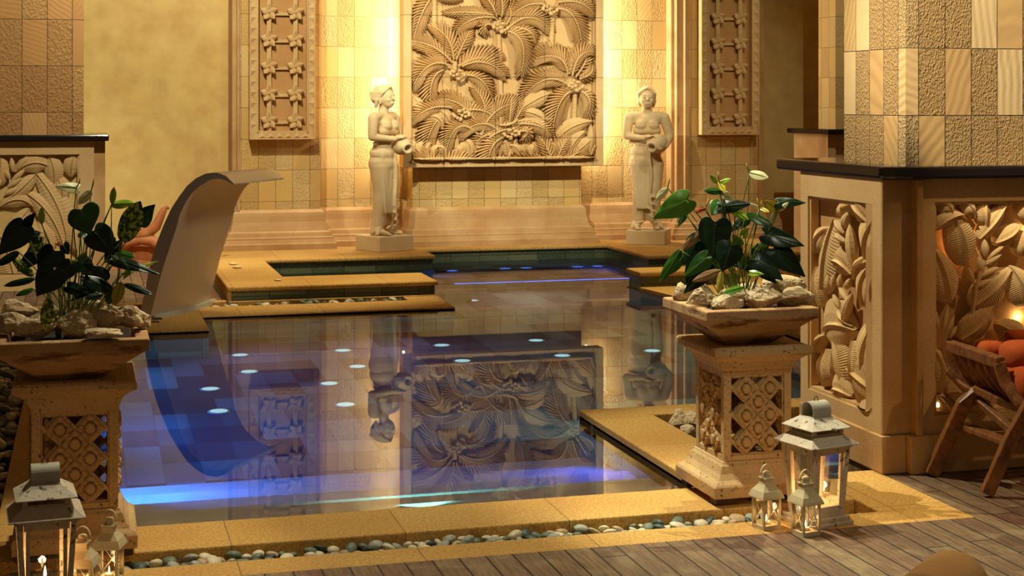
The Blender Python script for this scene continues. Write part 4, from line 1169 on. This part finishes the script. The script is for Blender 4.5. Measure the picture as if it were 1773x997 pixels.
leftp = [
 (141,365,154,406,60,Gm,'h',-.04,.2),(38,395,-4,441,50,D,'h',-.02,.4),(42,393,60,368,22,D,'h',0,.2),(165,402,198,440,50,D,'h',-.02,.5),(148,402,136,410,16,D,'l',-.03),
 (211,417,240,350,44,Va,'l',0,.2),(193,354,230,350,20,Lt,'l',.02,.5),(194,352,197,325,12,Lt,'l',.02),(245,381,267,354,32,D,'h',.03,.2),
 (202,450,278,471,30,D,'h',-.02,.9),(210,474,271,450,10,Lt,'l',.02,.6),(228,462,213,483,15,Lt,'h',0,.3),(190,480,159,462,26,D,'l',-.04,.6),(194,502,140,477,30,D,'l',-.08,.7),
 (210,489,198,528,22,Ye,'l',-.08,.1),(192,497,188,526,22,Gm,'l',-.06,.1),(215,492,263,507,16,D,'l',0,.8),(92,436,64,470,50,D,'h',-.06,.3),(92,470,62,512,56,D,'h',-.12,.3),
 (59,483,6,492,18,D,'l',0,.7),(57,500,27,510,15,Gm,'l',0,.6),(57,477,21,447,18,Va,'l',.04,.4),(66,409,38,414,26,D,'h',.02,.4),(74,420,46,436,28,Va,'h',.02,.3),
 (84,517,76,572,27,Va,'l',-.2,.1),(132,325,93,320,24,Sp,'h',.02,.6),(158,330,136,353,17,Sp,'l',.02,.1),(72,387,72,360,12,Lt,'l',0,.1),(120,496,154,508,24,D,'h',-.1,.5),
 (177,510,148,515,16,D,'l',-.12,.6),(32,436,-8,458,22,D,'l',0,.7),(202,438,232,443,20,Gm,'l',.03,.6),(99,467,131,450,16,Lt,'l',-.02,.5),(110,425,118,440,20,D,'h',0,.3),
 (150,455,112,470,30,D,'h',-.05,.6),(120,460,90,492,34,D,'h',-.1,.4),(165,490,120,520,28,D,'h',-.02,.5),(140,440,160,485,26,D,'l',.04,.3),(60,440,30,470,28,D,'h',.05,.4),(200,420,180,455,26,D,'h',.04,.4)]
stl = [(126,375,129,500,0),(139,400,138,505,0),(150,420,142,505,.02),(163,415,146,500,.03),(193,354,184,500,.03),(210,418,196,525,-.03),(207,420,194,530,-.02),(72,385,92,470,0),(158,420,140,500,.04),(115,470,120,540,0),(104,480,112,545,-.02),(130,470,124,545,-.02),(100,500,108,545,.02),(122,500,128,548,.03)]
plant('anthurium_plant', 'leafy anthurium and speckled dumb cane growing in the left stone bowl', dL, (BL[0], BL[1], RT), leftp, stl)
rightp = [
 (1188,347,1131,378,44,Bg,'h',-.02,.2),(1185,369,1175,392,16,Gm,'h',-.01,.2),(1298,299,1330,306,22,'spathe','l',0,.5),(1156,325,1137,346,14,Sp,'l',0,.1),
 (1242,317,1230,303,12,Lt,'l',0),(1245,316,1264,309,11,Lt,'l',0),(1246,317,1256,333,15,'spathe_yellow','h',-.01,.1),(1250,331,1220,329,16,Gm,'l',0,.5),(1252,336,1272,347,16,Sp,'h',-.01,.2),
 (1252,357,1302,351,28,D,'h',0,.5),(1246,352,1232,372,30,Gm,'h',.02,.4),(1222,360,1202,366,10,'red','l',0),(1238,388,1235,448,58,D,'h',-.06,.15),(1265,428,1251,470,48,D,'h',-.10,.15),
 (1292,370,1338,389,20,Gm,'l',0,.6),(1343,360,1324,347,19,'spathe_yellow','h',0,.2),(1347,365,1364,351,10,Sp,'l',0),(1315,360,1300,352,10,Sp,'l',0),(1316,360,1332,366,9,'spathe_yellow','l',0),
 (1350,350,1396,349,24,D,'h',0,.6),(1330,406,1394,424,38,D,'h',-.02,.5),(1343,433,1396,478,48,D,'h',-.04,.3),(1311,450,1357,484,42,D,'h',-.08,.3),(1210,415,1183,458,38,D,'h',0,.3),
 (1178,433,1143,487,20,Gm,'l',-.02,.2),(1185,440,1161,474,18,Gm,'l',0,.2),(1215,402,1180,432,15,Br,'l',-.03,.2),(1223,446,1184,480,30,Gm,'h',-.08,.3),(1245,468,1200,486,17,Br,'l',-.12,.3),
 (1219,472,1185,508,30,D,'h',-.08,.2),(1249,471,1245,506,13,Ye,'l',-.14,.1),(1286,407,1296,395,14,Lt,'h',0,.2),(1279,424,1270,406,20,Bg,'h',.02,.2),(1274,366,1297,380,17,Lt,'h',-.02,.2),
 (1300,472,1323,474,13,Lt,'h',-.1,.5),(1286,497,1252,506,15,Bg,'l',-.16,.6),(1310,430,1330,452,26,D,'h',.04,.3),(1300,440,1330,425,24,Gm,'l',.05,.4),(1230,415,1216,455,30,D,'h',.04,.3),
 (1270,440,1300,470,34,D,'h',.02,.4),(1240,450,1215,480,28,D,'h',.03,.3),(1320,465,1345,490,26,D,'h',.03,.3),(1290,380,1262,400,22,D,'h',.05,.5),(1200,460,1190,500,24,D,'h',.02,.2)]
strt = [(1296,300,1290,400,0),(1290,395,1288,480,0),(1157,327,1207,385,0),(1207,385,1235,440,0),(1266,352,1273,405,0),(1316,360,1290,455,0),(1348,365,1310,440,0),(1212,352,1240,400,0),(1285,400,1280,470,0),(1270,420,1278,490,0),(1262,470,1276,512,-.05),(1300,460,1285,512,-.05),(1252,480,1270,515,-.08),(1290,460,1282,515,.03),(1312,455,1290,515,.0)]
plant('anthurium_plant', 'anthurium with yellow and cream spathes growing in the right stone bowl', dR, (BR[0], BR[1], RT), rightp, strt)

# ------------------------------------------------------------ lanterns
def big_lantern(loc, rz, label):
    t = empty('lantern', loc, rz); tag(t, label, 'lantern'); W = M['white_wood']
    m = MB(); m.box(-.097, -.097, 0, .097, .097, .014); m.box(-.088, -.088, .014, .088, .088, .030); bevel(m.build('base', W, t), .002)
    # body flares upwards
    b, a, z0, z1 = .072, .088, .030, .285; pw = .016
    m = MB()
    def q(f, z): return b + (a - b) * (z - z0) / (z1 - z0)
    for sx in (-1, 1):
        for s_ in (-1, 1):
            rs = []
            for z in (z0, z1):
                e = q(0, z); rs.append([(sx * e, s_ * e, z), (sx * (e - pw), s_ * e, z), (sx * (e - pw), s_ * (e - pw), z), (sx * e, s_ * (e - pw), z)])
            m.rings(rs)
    bevel(m.build('corner_posts', W, t), .0015)
    for k in range(4):
        ang = k * pi / 2; c, s_ = math.cos(ang), math.sin(ang)
        R = lambda x, y, z: (x * c - y * s_, x * s_ + y * c, z)
        m = MB()
        def slab_(x0, x1, za, zb, fr=.002, th=.012):
            vs = []
            for z in (za, zb):
                e = q(0, z)
                for x, y in ((x0, -e + fr), (x1, -e + fr), (x1, -e + fr + th), (x0, -e + fr + th)): vs.append(R(x, y, z))
            m.add(vs, [(3, 2, 1, 0), (4, 5, 6, 7), (0, 1, 5, 4), (1, 2, 6, 5), (2, 3, 7, 6), (3, 0, 4, 7)])
        slab_(-.062, .062, z0, z0 + .040); slab_(-.066, .066, z1 - .022, z1)
        slab_(-.060, -.048, z0 + .04, z1 - .022); slab_(.048, .060, z0 + .04, z1 - .022)
        m.build('door_frame' if k == 0 else 'side_frame', W, t)
        m = MB(); vs = [R(x, -q(0, z) + .009, z) for z, x in ((z0 + .036, -.052), (z0 + .036, .052), (z1 - .02, .052), (z1 - .02, -.052))]
        m.add(vs, [(0, 1, 2, 3)]); m.build('glass_pane', M['pane'], t)
    m = MB()
    m.box(-.094, -.094, z1, .094, .094, z1 + .012)
    m.rings([[(x * h, y * h, z) for x, y in ((-1, -1), (1, -1), (1, 1), (-1, 1))] for h, z in ((.112, z1 + .010), (.112, z1 + .013), (.066, z1 + .048), (.066, z1 + .050))])
    m.build('lower_roof', W, t)
    m = MB()
    for sx in (-1, 1):
        for s_ in (-1, 1): m.box(sx * .062 - .008, s_ * .062 - .008, z1 + .048, sx * .062 + .008, s_ * .062 + .008, z1 + .070)
    m.rings([[(x * h, y * h, z) for x, y in ((-1, -1), (1, -1), (1, 1), (-1, 1))] for h, z in ((.090, z1 + .068), (.090, z1 + .071), (.044, z1 + .104), (.044, z1 + .106))])
    m.build('upper_roof', W, t)
    m = MB(); P = []     # arched zinc hood
    zt = z1 + .104; r = .036
    for x in (-.042, .042):
        for rad in (r, r - .003):
            row = [(x, -rad, zt), ]; row += [(x, -rad * math.cos(pi * k / 14), zt + .022 + rad * math.sin(pi * k / 14)) for k in range(15)] + [(x, rad, zt)]
            P.append(row)
    m.grid([P[0], P[2]]); m.grid([P[1], P[3]]); m.grid([P[0], P[1]]); m.grid([P[2], P[3]])
    m.build('hood', M['grey_zinc'], t, smooth=False)
    m = MB(); rs = [(.009 * math.cos(2 * pi * k / 16), .0 , zt + .064 + .009 * math.sin(2 * pi * k / 16)) for k in range(17)]
    m.tube(rs, .0016, 6); m.build('ring', M['dark_metal'], t, smooth=True)
    return t

def small_lantern(loc, rz, label, ring=True):
    t = empty('lantern', loc, rz); tag(t, label, 'lantern'); W = M['white_metal']
    h = .034; m = MB(); m.box(-h - .003, -h - .003, 0, h + .003, h + .003, .014); m.box(-h - .002, -h - .002, .108, h + .002, h + .002, .116)
    for sx in (-1, 1):
        for s_ in (-1, 1): m.box(sx * h - .004, s_ * h - .004, .014, sx * h + .004, s_ * h + .004, .108)
    m.build('frame', W, t)
    for k in range(4):
        ang = k * pi / 2; c, s_ = math.cos(ang), math.sin(ang); R = lambda x, y, z: (x * c - y * s_, x * s_ + y * c, z)
        m = MB(); m.tube([R(-h, -h, .016), R(h, -h, .106)], .0012, 5); m.tube([R(h, -h, .016), R(-h, -h, .106)], .0012, 5); m.build('cross_wires', W, t)
        m = MB(); m.add([R(-h, -h + .003, .014), R(h, -h + .003, .014), R(h, -h + .003, .108), R(-h, -h + .003, .108)], [(0, 1, 2, 3)]); m.build('glass_pane', M['pane'], t)
    m = MB(); m.rings([[(x * e, y * e, z) for x, y in ((-1, -1), (1, -1), (1, 1), (-1, 1))] for e, z in ((.047, .112), (.0475, .114), (.045, .122), (.038, .138), (.028, .150), (.021, .160), (.019, .170), (.019, .180), (.022, .181), (.022, .184), (.004, .185))])
    m.build('roof', W, t)
    m = MB(); m.lathe([(.013, .184), (.011, .196), (.015, .199), (.012, .205), (.004, .208)], 16); m.box(-.024, -.002, .187, .024, .002, .191); m.build('chimney', W, t)
    m = MB(); P = []
    for w in (-.004, .004): P.append([(.026 * math.cos(pi * k / 16), w, .190 + .006 + .036 * math.sin(pi * k / 16)) for k in range(17)])
    m.grid(P); o = m.build('handle', W, t, smooth=True); s_ = o.modifiers.new('t', 'SOLIDIFY'); s_.thickness = .0015
    return t

def candle(loc, r, h, label, group, pw=.6):
    t = empty('candle', loc); tag(t, label, 'candle', group)
    m = MB(); m.lathe([(r, 0), (r, h), (r * .85, h + .001), (r * .4, h - .003)], 20); m.build('wax_body', M['wax'], t, smooth=False)
    m = MB(); m.tube([(0, 0, h - .004), (0, 0, h + .008)], .0008, 5); m.build('wick', M['dark_metal'], t)
    s = 1.0 if h > .03 else .6
    m = MB(); m.lathe([(.0005, h + .004), (.0035 * s, h + .010 * s), (.0045 * s, h + .016 * s), (.003 * s, h + .026 * s), (.0006, h + .040 * s)], 10); m.build('flame', M['flame'], t, smooth=True)
    point('candle_glow', (loc[0], loc[1], loc[2] + h + .03), pw, (1, .58, .24), .012)
# right group: tall white lantern, two small ones in front
RL = (2.607, 5.255, 0); ra = math.radians(13)
big_lantern(RL, ra, 'large white wooden lantern standing beside the right pedestal')
candle((RL[0] - .012, RL[1], .034), .022, .045, 'lit pillar candle inside the large lantern by the right pedestal', None, .6)
SA = gp(1327, 913, 0); SB = gp(1395, 924, 0)
SA = (SA.x, SA.y, 0); SB = (SB.x, SB.y, 0)
small_lantern(SA, math.radians(10), 'small cream lantern with crossed wires in front of the right pedestal, left of its twin')
small_lantern(SB, math.radians(10), 'small cream lantern with crossed wires in front of the large right lantern')
candle((SA[0], SA[1], .016), .014, .008, 'lit tealight in the small lantern in front of the right pedestal', None, .16)
candle((SB[0], SB[1], .016), .014, .008, 'lit tealight in the small lantern in front of the large right lantern', None, .16)
# left group
LL = dz(78, 1075, 4.76); LL = (LL.x, LL.y, 0)
big_lantern(LL, math.radians(5), 'large distressed white lantern in front of the left pedestal')
candle((LL[0], LL[1], .034), .021, .058, 'lit pillar candle inside the large lantern by the left pedestal', None, .6)
z2, z3 = 4.84, 5.04
a = dz(143, Y0 + H * F / z2, z2); b = dz(189, Y0 + H * F / z3, z3)
small_lantern((a.x, a.y, 0), math.radians(-17), 'small cream lantern nearest the large left lantern, lower of the two')
small_lantern((b.x, b.y, 0), math.radians(-17), 'small cream lantern at the right foot of the left pedestal')
candle((a.x, a.y, .016), .014, .008, 'lit tealight in the small lantern nearest the large left lantern', None, .16)
candle((b.x, b.y, .016), .014, .008, 'lit tealight in the small lantern at the right foot of the left pedestal', None, .16)

# ------------------------------------------------------------ steel waterfall spout
def waterfall():
    N = Vector((.404, 11.573, 0)); A = Vector((.851, -.525, 0)); Wd = Vector((.525, .851, 0))
    t = empty('waterfall_spout', N); tag(t, 'tall curved steel waterfall spout bending over the left side of the pool', 'waterfall')
    out = [(-.035, 0), (-.02, .1), (.009, .201), (.03, .31), (.056, .412), (.10, .54), (.154, .665), (.212, .78), (.28, .876), (.345, .955), (.418, 1.011), (.495, 1.045), (.578, 1.052), (.65, 1.03), (.714, .974)]
    inn = [(.05, 0), (.08, .12), (.117, .247), (.15, .355), (.187, .458), (.225, .56), (.262, .66), (.289, .751), (.335, .84), (.385, .905), (.45, .955), (.52, .995), (.585, 1.01), (.645, .998), (.712, .966)]
    m = MB(); n = len(out); rows = []
    for s_ in range(9):
        v = s_ / 8
        rows.append([[A * p[0] + Vector((0, 0, p[1])) + Wd * (v * (.92 if k else .92) * (1 - .10 * (k / n))) + Wd * 0 for k, p in enumerate(out)], 
                     [A * (p[0] + .045 * math.sin(pi * v) * (1 - k / n)) + Vector((0, 0, p[1])) + Wd * (v * .92 * (1 - .10 * (k / n))) for k, p in enumerate(inn)]])
    m.grid([r[0] for r in rows]); m.grid([r[1] for r in rows])
    for e in (0, 8): m.grid([rows[e][0], rows[e][1]])
    m.grid([[r[0][-1], r[1][-1]] for r in rows])
    o = m.build('curved_body', M['steel'], t, smooth=True)
    e_ = o.modifiers.new('es', 'EDGE_SPLIT'); e_.split_angle = math.radians(35)
    m = MB(); q = [N + A * p for p in (-.06, .10)]
    m.rings([[A * -.05 + Wd * -.03 + Vector((0, 0, z)), A * .10 + Wd * -.03 + Vector((0, 0, z)), A * .13 + Wd * .5 + Vector((0, 0, z)), A * .09 + Wd * .96 + Vector((0, 0, z)), A * -.05 + Wd * .96 + Vector((0, 0, z))] for z in (-.02, .012)])
    m.build('base_plate', M['grey_zinc'], t)
waterfall()
p = gp(273, 552, .0)
m = MB(); m.box(p.x - .03, p.y - .05, .001, p.x + .03, p.y + .03, .006); tag(m.build('drain_cover', M['dark_metal']), 'small dark drain cover in the coping at the foot of the steel spout', 'drain cover')

# ------------------------------------------------------------ shells on the stone ledges
for (px, py, r, lab) in [(404, 458, 7, 'white shell disc on the tank ledge, the farther of the pair near the spout'), (411, 464, 8, 'white shell disc on the tank ledge, the nearer of the pair near the spout'), (481, 486, 6, 'small shell disc on the front rim of the tank'),
                         (872, 417, 5, 'tiny pale shell disc under the palm panel, the left one'), (913, 417, 6, 'round white shell disc under the palm panel, the right one'), (597, 425, 5, 'small shell disc beside the left statue')]:
    q = gp(px, py, .10); k = (q.x * sy + q.y * cy) / F
    m = MB(); m.lathe([(.6, 0), (1, .15), (.9, .3), (.3, .45), (.02, .3)], 14); o = m.build('shell', M['statue'], smooth=True, M=Matrix.Scale(r * k * 1.1, 4)); o.location = (q.x, q.y, .101)
    tag(o, lab, 'shell', 'shell discs on the pool ledges')

# ------------------------------------------------------------ pebbles
def pebble_meshes():
    cols = {'pale cream': (226, 208, 170), 'grey green': (112, 122, 98), 'dark green grey': (72, 82, 70), 'tan': (190, 160, 118), 'light grey': (168, 166, 146)}
    out = {}
    for cn, rgb in cols.items():
        mt = stone('pebble_' + cn.replace(' ', '_'), rgb, [int(x * .85) for x in rgb], 60, .1, .5); out[cn] = []
        for k in range(5):
            rr = random.Random(k * 7 + len(cn)); bm = bmesh.new(); bmesh.ops.create_icosphere(bm, subdivisions=3, radius=1)
            sx, s2, s3 = rr.uniform(.9, 1.25), rr.uniform(.7, .95), rr.uniform(.42, .6); off = Vector((k * 9.1, 3, len(cn)))
            for v in bm.verts:
                f = 1 + .14 * noise.noise(v.co * 1.1 + off); v.co = Vector((v.co.x * sx * f, v.co.y * s2 * f, v.co.z * s3 * f))
            me = bpy.data.meshes.new('pebble'); bm.to_mesh(me); bm.free(); me.materials.append(mt); me.polygons.foreach_set('use_smooth', [True] * len(me.polygons)); out[cn].append(me)
    return out
PM = pebble_meshes()
def fill(regions, group, where, count, r, z, seed, names, tries=20000):
    rr = random.Random(seed); pts = []; k = 0
    x0 = min(a[0] for a in regions); x1 = max(a[2] for a in regions); y0 = min(a[1] for a in regions); y1 = max(a[3] for a in regions)
    cn = list(PM)
    while len(pts) < count and k < tries:
        k += 1; x, y = rr.uniform(x0, x1), rr.uniform(y0, y1)
        if not any(a[0] <= x <= a[2] and a[1] <= y <= a[3] for a in regions): continue
        rad = r * rr.choice((.7, .85, 1, 1, 1.2))
        if any((x - a) ** 2 + (y - b) ** 2 < ((rad + c_) * .80) ** 2 for a, b, c_ in pts): continue
        pts.append((x, y, rad))
    for x, y, rad in pts:
        c_ = rr.choices(cn, (32, 24, 16, 16, 12))[0]
        o = bpy.data.objects.new('pebble', rr.choice(PM[c_])); C.objects.link(o)
        o.location = (x, y, z + rad * rr.uniform(.35, .75)); o.scale = (rad, rad, rad)
        o.rotation_euler = (rr.uniform(-.5, .5), rr.uniform(-.5, .5), rr.uniform(0, 6.28))
        sz = 'small' if rad < r * .8 else 'large' if rad > r * 1.1 else 'medium'
        f = ((x - x0) / (x1 - x0)) if x1 - x0 > y1 - y0 else (y - y0) / (y1 - y0)
        ps = names[min(len(names) - 1, int(f * len(names)))]
        tag(o, f'{sz} {c_} pebble {where}, {ps}', 'pebble', f'{sz} {c_} pebbles {group}, {ps}')
    return len(pts)
n1 = fill([(.12, 5.345, 2.60, 5.495)], 'in the front channel', 'in the front gravel channel', 190, .026, -.048, 1, ['by the left pedestal', 'left of the middle', 'at the middle', 'right of the middle', 'below the right pedestal'])
n2 = fill([(-.55, 6.1, -.34, 9.4)], 'in the left channel', 'in the gravel left of the pool', 62, .034, -.04, 2, ['beside the left lantern', 'beside the left pedestal', 'beside the left bowl'])
n3 = fill([(.95, 12.18, 2.44, 12.33)], 'below the tank', 'below the green tank', 34, .034, -.055, 3, ['near the steel spout', 'below the tank middle', 'at the right end'])
n4 = fill([(2.62, 5.30, 2.88, 5.58)], 'behind the large right lantern', 'in the pit behind the large right lantern', 14, .032, -.075, 4, ['at the front', 'at the back'])
def underfill():
    rr = random.Random(9); m = MB(); bm = bmesh.new(); bmesh.ops.create_icosphere(bm, subdivisions=2, radius=1)
    base = [v.co.copy() for v in bm.verts]; fcs = [tuple(v.index for v in f.verts) for f in bm.faces]; bm.free()
    def put(x0, y0, x1, y1, z, r, n):
        for _ in range(n):
            x, y = rr.uniform(x0, x1), rr.uniform(y0, y1); a = rr.uniform(0, 6.28); s = r * rr.uniform(.7, 1.2); c_, s_ = math.cos(a), math.sin(a); m.cur = rr.choice((0, 0, 1, 1, 2, 3, 4))
            zz = z + rr.uniform(-.01, .006)
            m.add([(x + (v.x * 1.2 * c_ - v.y * .85 * s_) * s, y + (v.x * 1.2 * s_ + v.y * .85 * c_) * s, zz + v.z * .5 * s) for v in base], fcs)
    put(.1, 5.34, 2.62, 5.50, -.056, .026, 420); put(-.6, 5.34, .1, 5.5, -.05, .03, 110); put(-.7, 5.5, -.34, 12.2, -.045, .035, 620); put(.93, 12.16, 2.46, 12.35, -.07, .03, 90)
    put(2.6, 5.28, 2.9, 5.6, -.085, .03, 50)
    o = m.build('pebble_fill', [me[0].materials[0] for me in PM.values()], smooth=True); tag(o, 'mass of smaller river pebbles lying beneath and beyond the larger ones in the channels', 'pebbles', None, 'stuff')
underfill()

# ------------------------------------------------------------ towel, armchair, cushions, bench
m = MB(); a = Vector(dz(1665, 1020, 4.75)); b = Vector(dz(1600, 1065, 4.45)); rs = []
a.z = b.z = .10
ax = (b - a).normalized(); sd = ax.cross(Vector((0, 0, 1))).normalized()
for k in range(13):
    t = k / 12; c_ = a + (b - a) * (t * 1.0) ; r = .100 * (math.sin(min(1, t * 6 + .12) * pi / 2)) * (1 + .01 * math.sin(k * 2))
    rs.append([c_ + sd * r * math.cos(2 * pi * i / 28) * (1.08) + Vector((0, 0, 1)) * r * math.sin(2 * pi * i / 28) for i in range(28)])
m.rings(rs); tw = m.build('rolled_towel', M['towel'], smooth=True)
s_ = tw.modifiers.new('s', 'SUBSURF'); s_.levels = 2; s_.render_levels = 2
tag(tw, 'rolled light brown terry towel at the bottom edge on the deck', 'towel')

def on(px, py, z): return dz(px, py, z)
ch = empty('folding_armchair', (3.75, 5.5, 0)); tag(ch, 'slatted teak folding armchair in front of the right carved counter', 'chair')
inv = Matrix.Translation((-3.75, -5.5, 0))
def bar_(name, pts, w, h, mt=None, up=(0, 0, 1)):
    m = MB(); P = [on(p[0], p[1], p[2] * 1.058) for p in pts]; w *= 1.05; h *= 1.05
    rs = []
    for i, p_ in enumerate(P):
        d = (P[min(i + 1, len(P) - 1)] - P[max(i - 1, 0)]).normalized(); u = Vector(up); s = d.cross(u).normalized(); u = s.cross(d).normalized()
        rs.append([p_ + s * w / 2 * a_ + u * h / 2 * b_ for a_, b_ in ((-1, -1), (1, -1), (1, 1), (-1, 1))])
    m.rings(rs); o = m.build(name, mt or M['teak'], ch, M=inv); bevel(o, .005); return o
R_ = (cy, -sy, 0)
zf, zb_ = 5.78, 6.2
bar_('front_leg', [(1708, 855, zf), (1724, 820, zf), (1750, 760, zf), (1790, 690, zf - .05), (1830, 640, zf - .1)], .035, .05, None, R_)
bar_('rear_leg', [(1613, 822, zb_ - .1), (1622, 800, zb_ - .1), (1645, 750, zb_ - .15), (1668, 700, zb_ - .2), (1700, 672, zb_ - .2), (1760, 668, zb_ - .25)], .035, .055, None, R_)
bar_('stretcher', [(1676, 740, 6.0), (1745, 766, 5.85)], .06, .022)
bar_('arm_rail', [(1643, 598, 6.05), (1690, 613, 5.95), (1732, 628, 5.85)], .05, .042)
bar_('side_rail', [(1636, 600, 6.1), (1650, 640, 6.08), (1676, 678, 6.05), (1700, 700, 6.0)], .03, .035, None, R_)
bar_('side_rail', [(1729, 628, 5.85), (1742, 665, 5.83), (1765, 695, 5.8), (1800, 720, 5.78)], .03, .045, None, R_)
bar_('seat_rail', [(1690, 672, 6.0), (1730, 692, 5.92), (1800, 720, 5.85)], .05, .03)
for i in range(6):
    f = i / 5; x = 1652 + 66 * f; y = 611 + 20 * f; z = 6.04 - .16 * f
    bar_('slat', [(x, y, z), (x + 12, y + 24, z), (x + 30, y + 48, z), (x + 44, y + 62, z)], .012, .022, None, R_)
bar_('cross_leg', [(1640, 640, 6.05), (1690, 690, 6.0), (1770, 760, 5.8)], .03, .03, None, R_)
for o_ in [c_ for c_ in ch.children if c_.name.split('.')[0] in ('front_leg', 'rear_leg', 'arm_rail')]:
    c2 = o_.copy(); C.objects.link(c2); c2.parent = ch; c2.location = (.56, 0, 0)
for k in range(5):
    m = MB(); m.box(3.62, 5.46 + k * .055, .40, 4.24, 5.50 + k * .055, .42); m.build('seat_slat', M['teak'], ch, M=inv)
def cushion(px, py, z, rx, rz, ry, label, rot=0.0):
    z *= 1.045; m = MB(); c_ = on(px, py, z); k = z / F; n, mm = 28, 16; rs = []
    for j in range(1, mm):
        tt = -pi / 2 + pi * j / mm; cz = math.copysign(abs(math.sin(tt)) ** .8, tt); cr = abs(math.cos(tt)) ** .55; rg = []
        for i in range(n):
            a_ = 2 * pi * i / n; x = math.copysign(abs(math.cos(a_)) ** .6, math.cos(a_)) * rx * k * cr; y = math.copysign(abs(math.sin(a_)) ** .6, math.sin(a_)) * ry * cr; zz = cz * rz * k
            x2 = x * math.cos(rot) - zz * math.sin(rot); z2 = x * math.sin(rot) + zz * math.cos(rot)
            rg.append(c_ + Vector((cy, -sy, 0)) * x2 + Vector((sy, cy, 0)) * y + Vector((0, 0, z2)))
        rs.append(rg)
    m.rings(rs); o = m.build('cushion', M['cushion'], smooth=True); tag(o, label, 'cushion', 'orange cushions on the armchair'); return o
cushion(1780, 614, 6.02, 46, 24, .10, 'upper orange terry cushion rolled against the chair back')
cushion(1790, 665, 5.98, 52, 34, .14, 'lower orange terry cushion lying on the armchair seat', -.15)
cushion(1716, 608, 6.14, 26, 20, .07, 'small orange cushion behind the arm rail of the chair')
cushion(1768, 585, 6.22, 26, 14, .06, 'rounded orange cushion edge highest behind the chair')

# carved terracotta bench at the far left, behind the spout
bz = 14.6
be = empty('carved_bench', dz(250, 440, bz)); tag(be, 'carved terracotta coloured bench with scrolled arm behind the steel spout', 'bench')
Ib = Matrix.Translation(-be.location)
def bt(name, pts, rad, mt='terracotta', n=10):
    m = MB(); m.tube([dz(x, y, bz) for x, y in pts], rad, n); m.build(name, M[mt], be, smooth=True, M=Ib)
bt('arched_rail', [(206, 432), (222, 418), (245, 414), (262, 416), (276, 424), (290, 440)], .055)
bt('scroll_arm', [(232, 412), (255, 404), (270, 392), (278, 375), (284, 362), (289, 356), (292, 362)], [.05, .055, .05, .04, .03, .022, .014])
bt('scroll_arm', [(384, 415), (388, 402), (390, 392), (386, 385)], [.03, .03, .024, .016])
sp = [(248 + (13 - .45 * k) * math.cos(k * .5), 392 + (13 - .45 * k) * math.sin(k * .5)) for k in range(26)]
bt('scroll', sp, .016, 'terracotta', 8)
m = MB(); A_ = [dz(215, 430, bz + .02), dz(300, 425, bz + .02), dz(300, 480, bz + .02), dz(208, 480, bz + .02)]
for v in A_: pass
m.obox(dz(262, 455, bz + .1), Vector((cy, -sy, 0)) * .35, Vector((sy, cy, 0)) * .05, (0, 0, .16)); m.build('panel_back', M['terracotta'], be, M=Ib)
m = MB(); m.obox(dz(262, 470, bz + .0), Vector((cy, -sy, 0)) * .36, Vector((sy, cy, 0)) * .2, (0, 0, .04))
g0 = dz(262, 470, bz)
for s_ in (-.3, .3): m.obox(Vector((g0.x + s_ * cy, g0.y - s_ * sy, g0.z / 2)), Vector((.03, 0, 0)), Vector((0, .03, 0)), (0, 0, g0.z / 2))
m.build('seat', M['terracotta'], be, M=Ib)
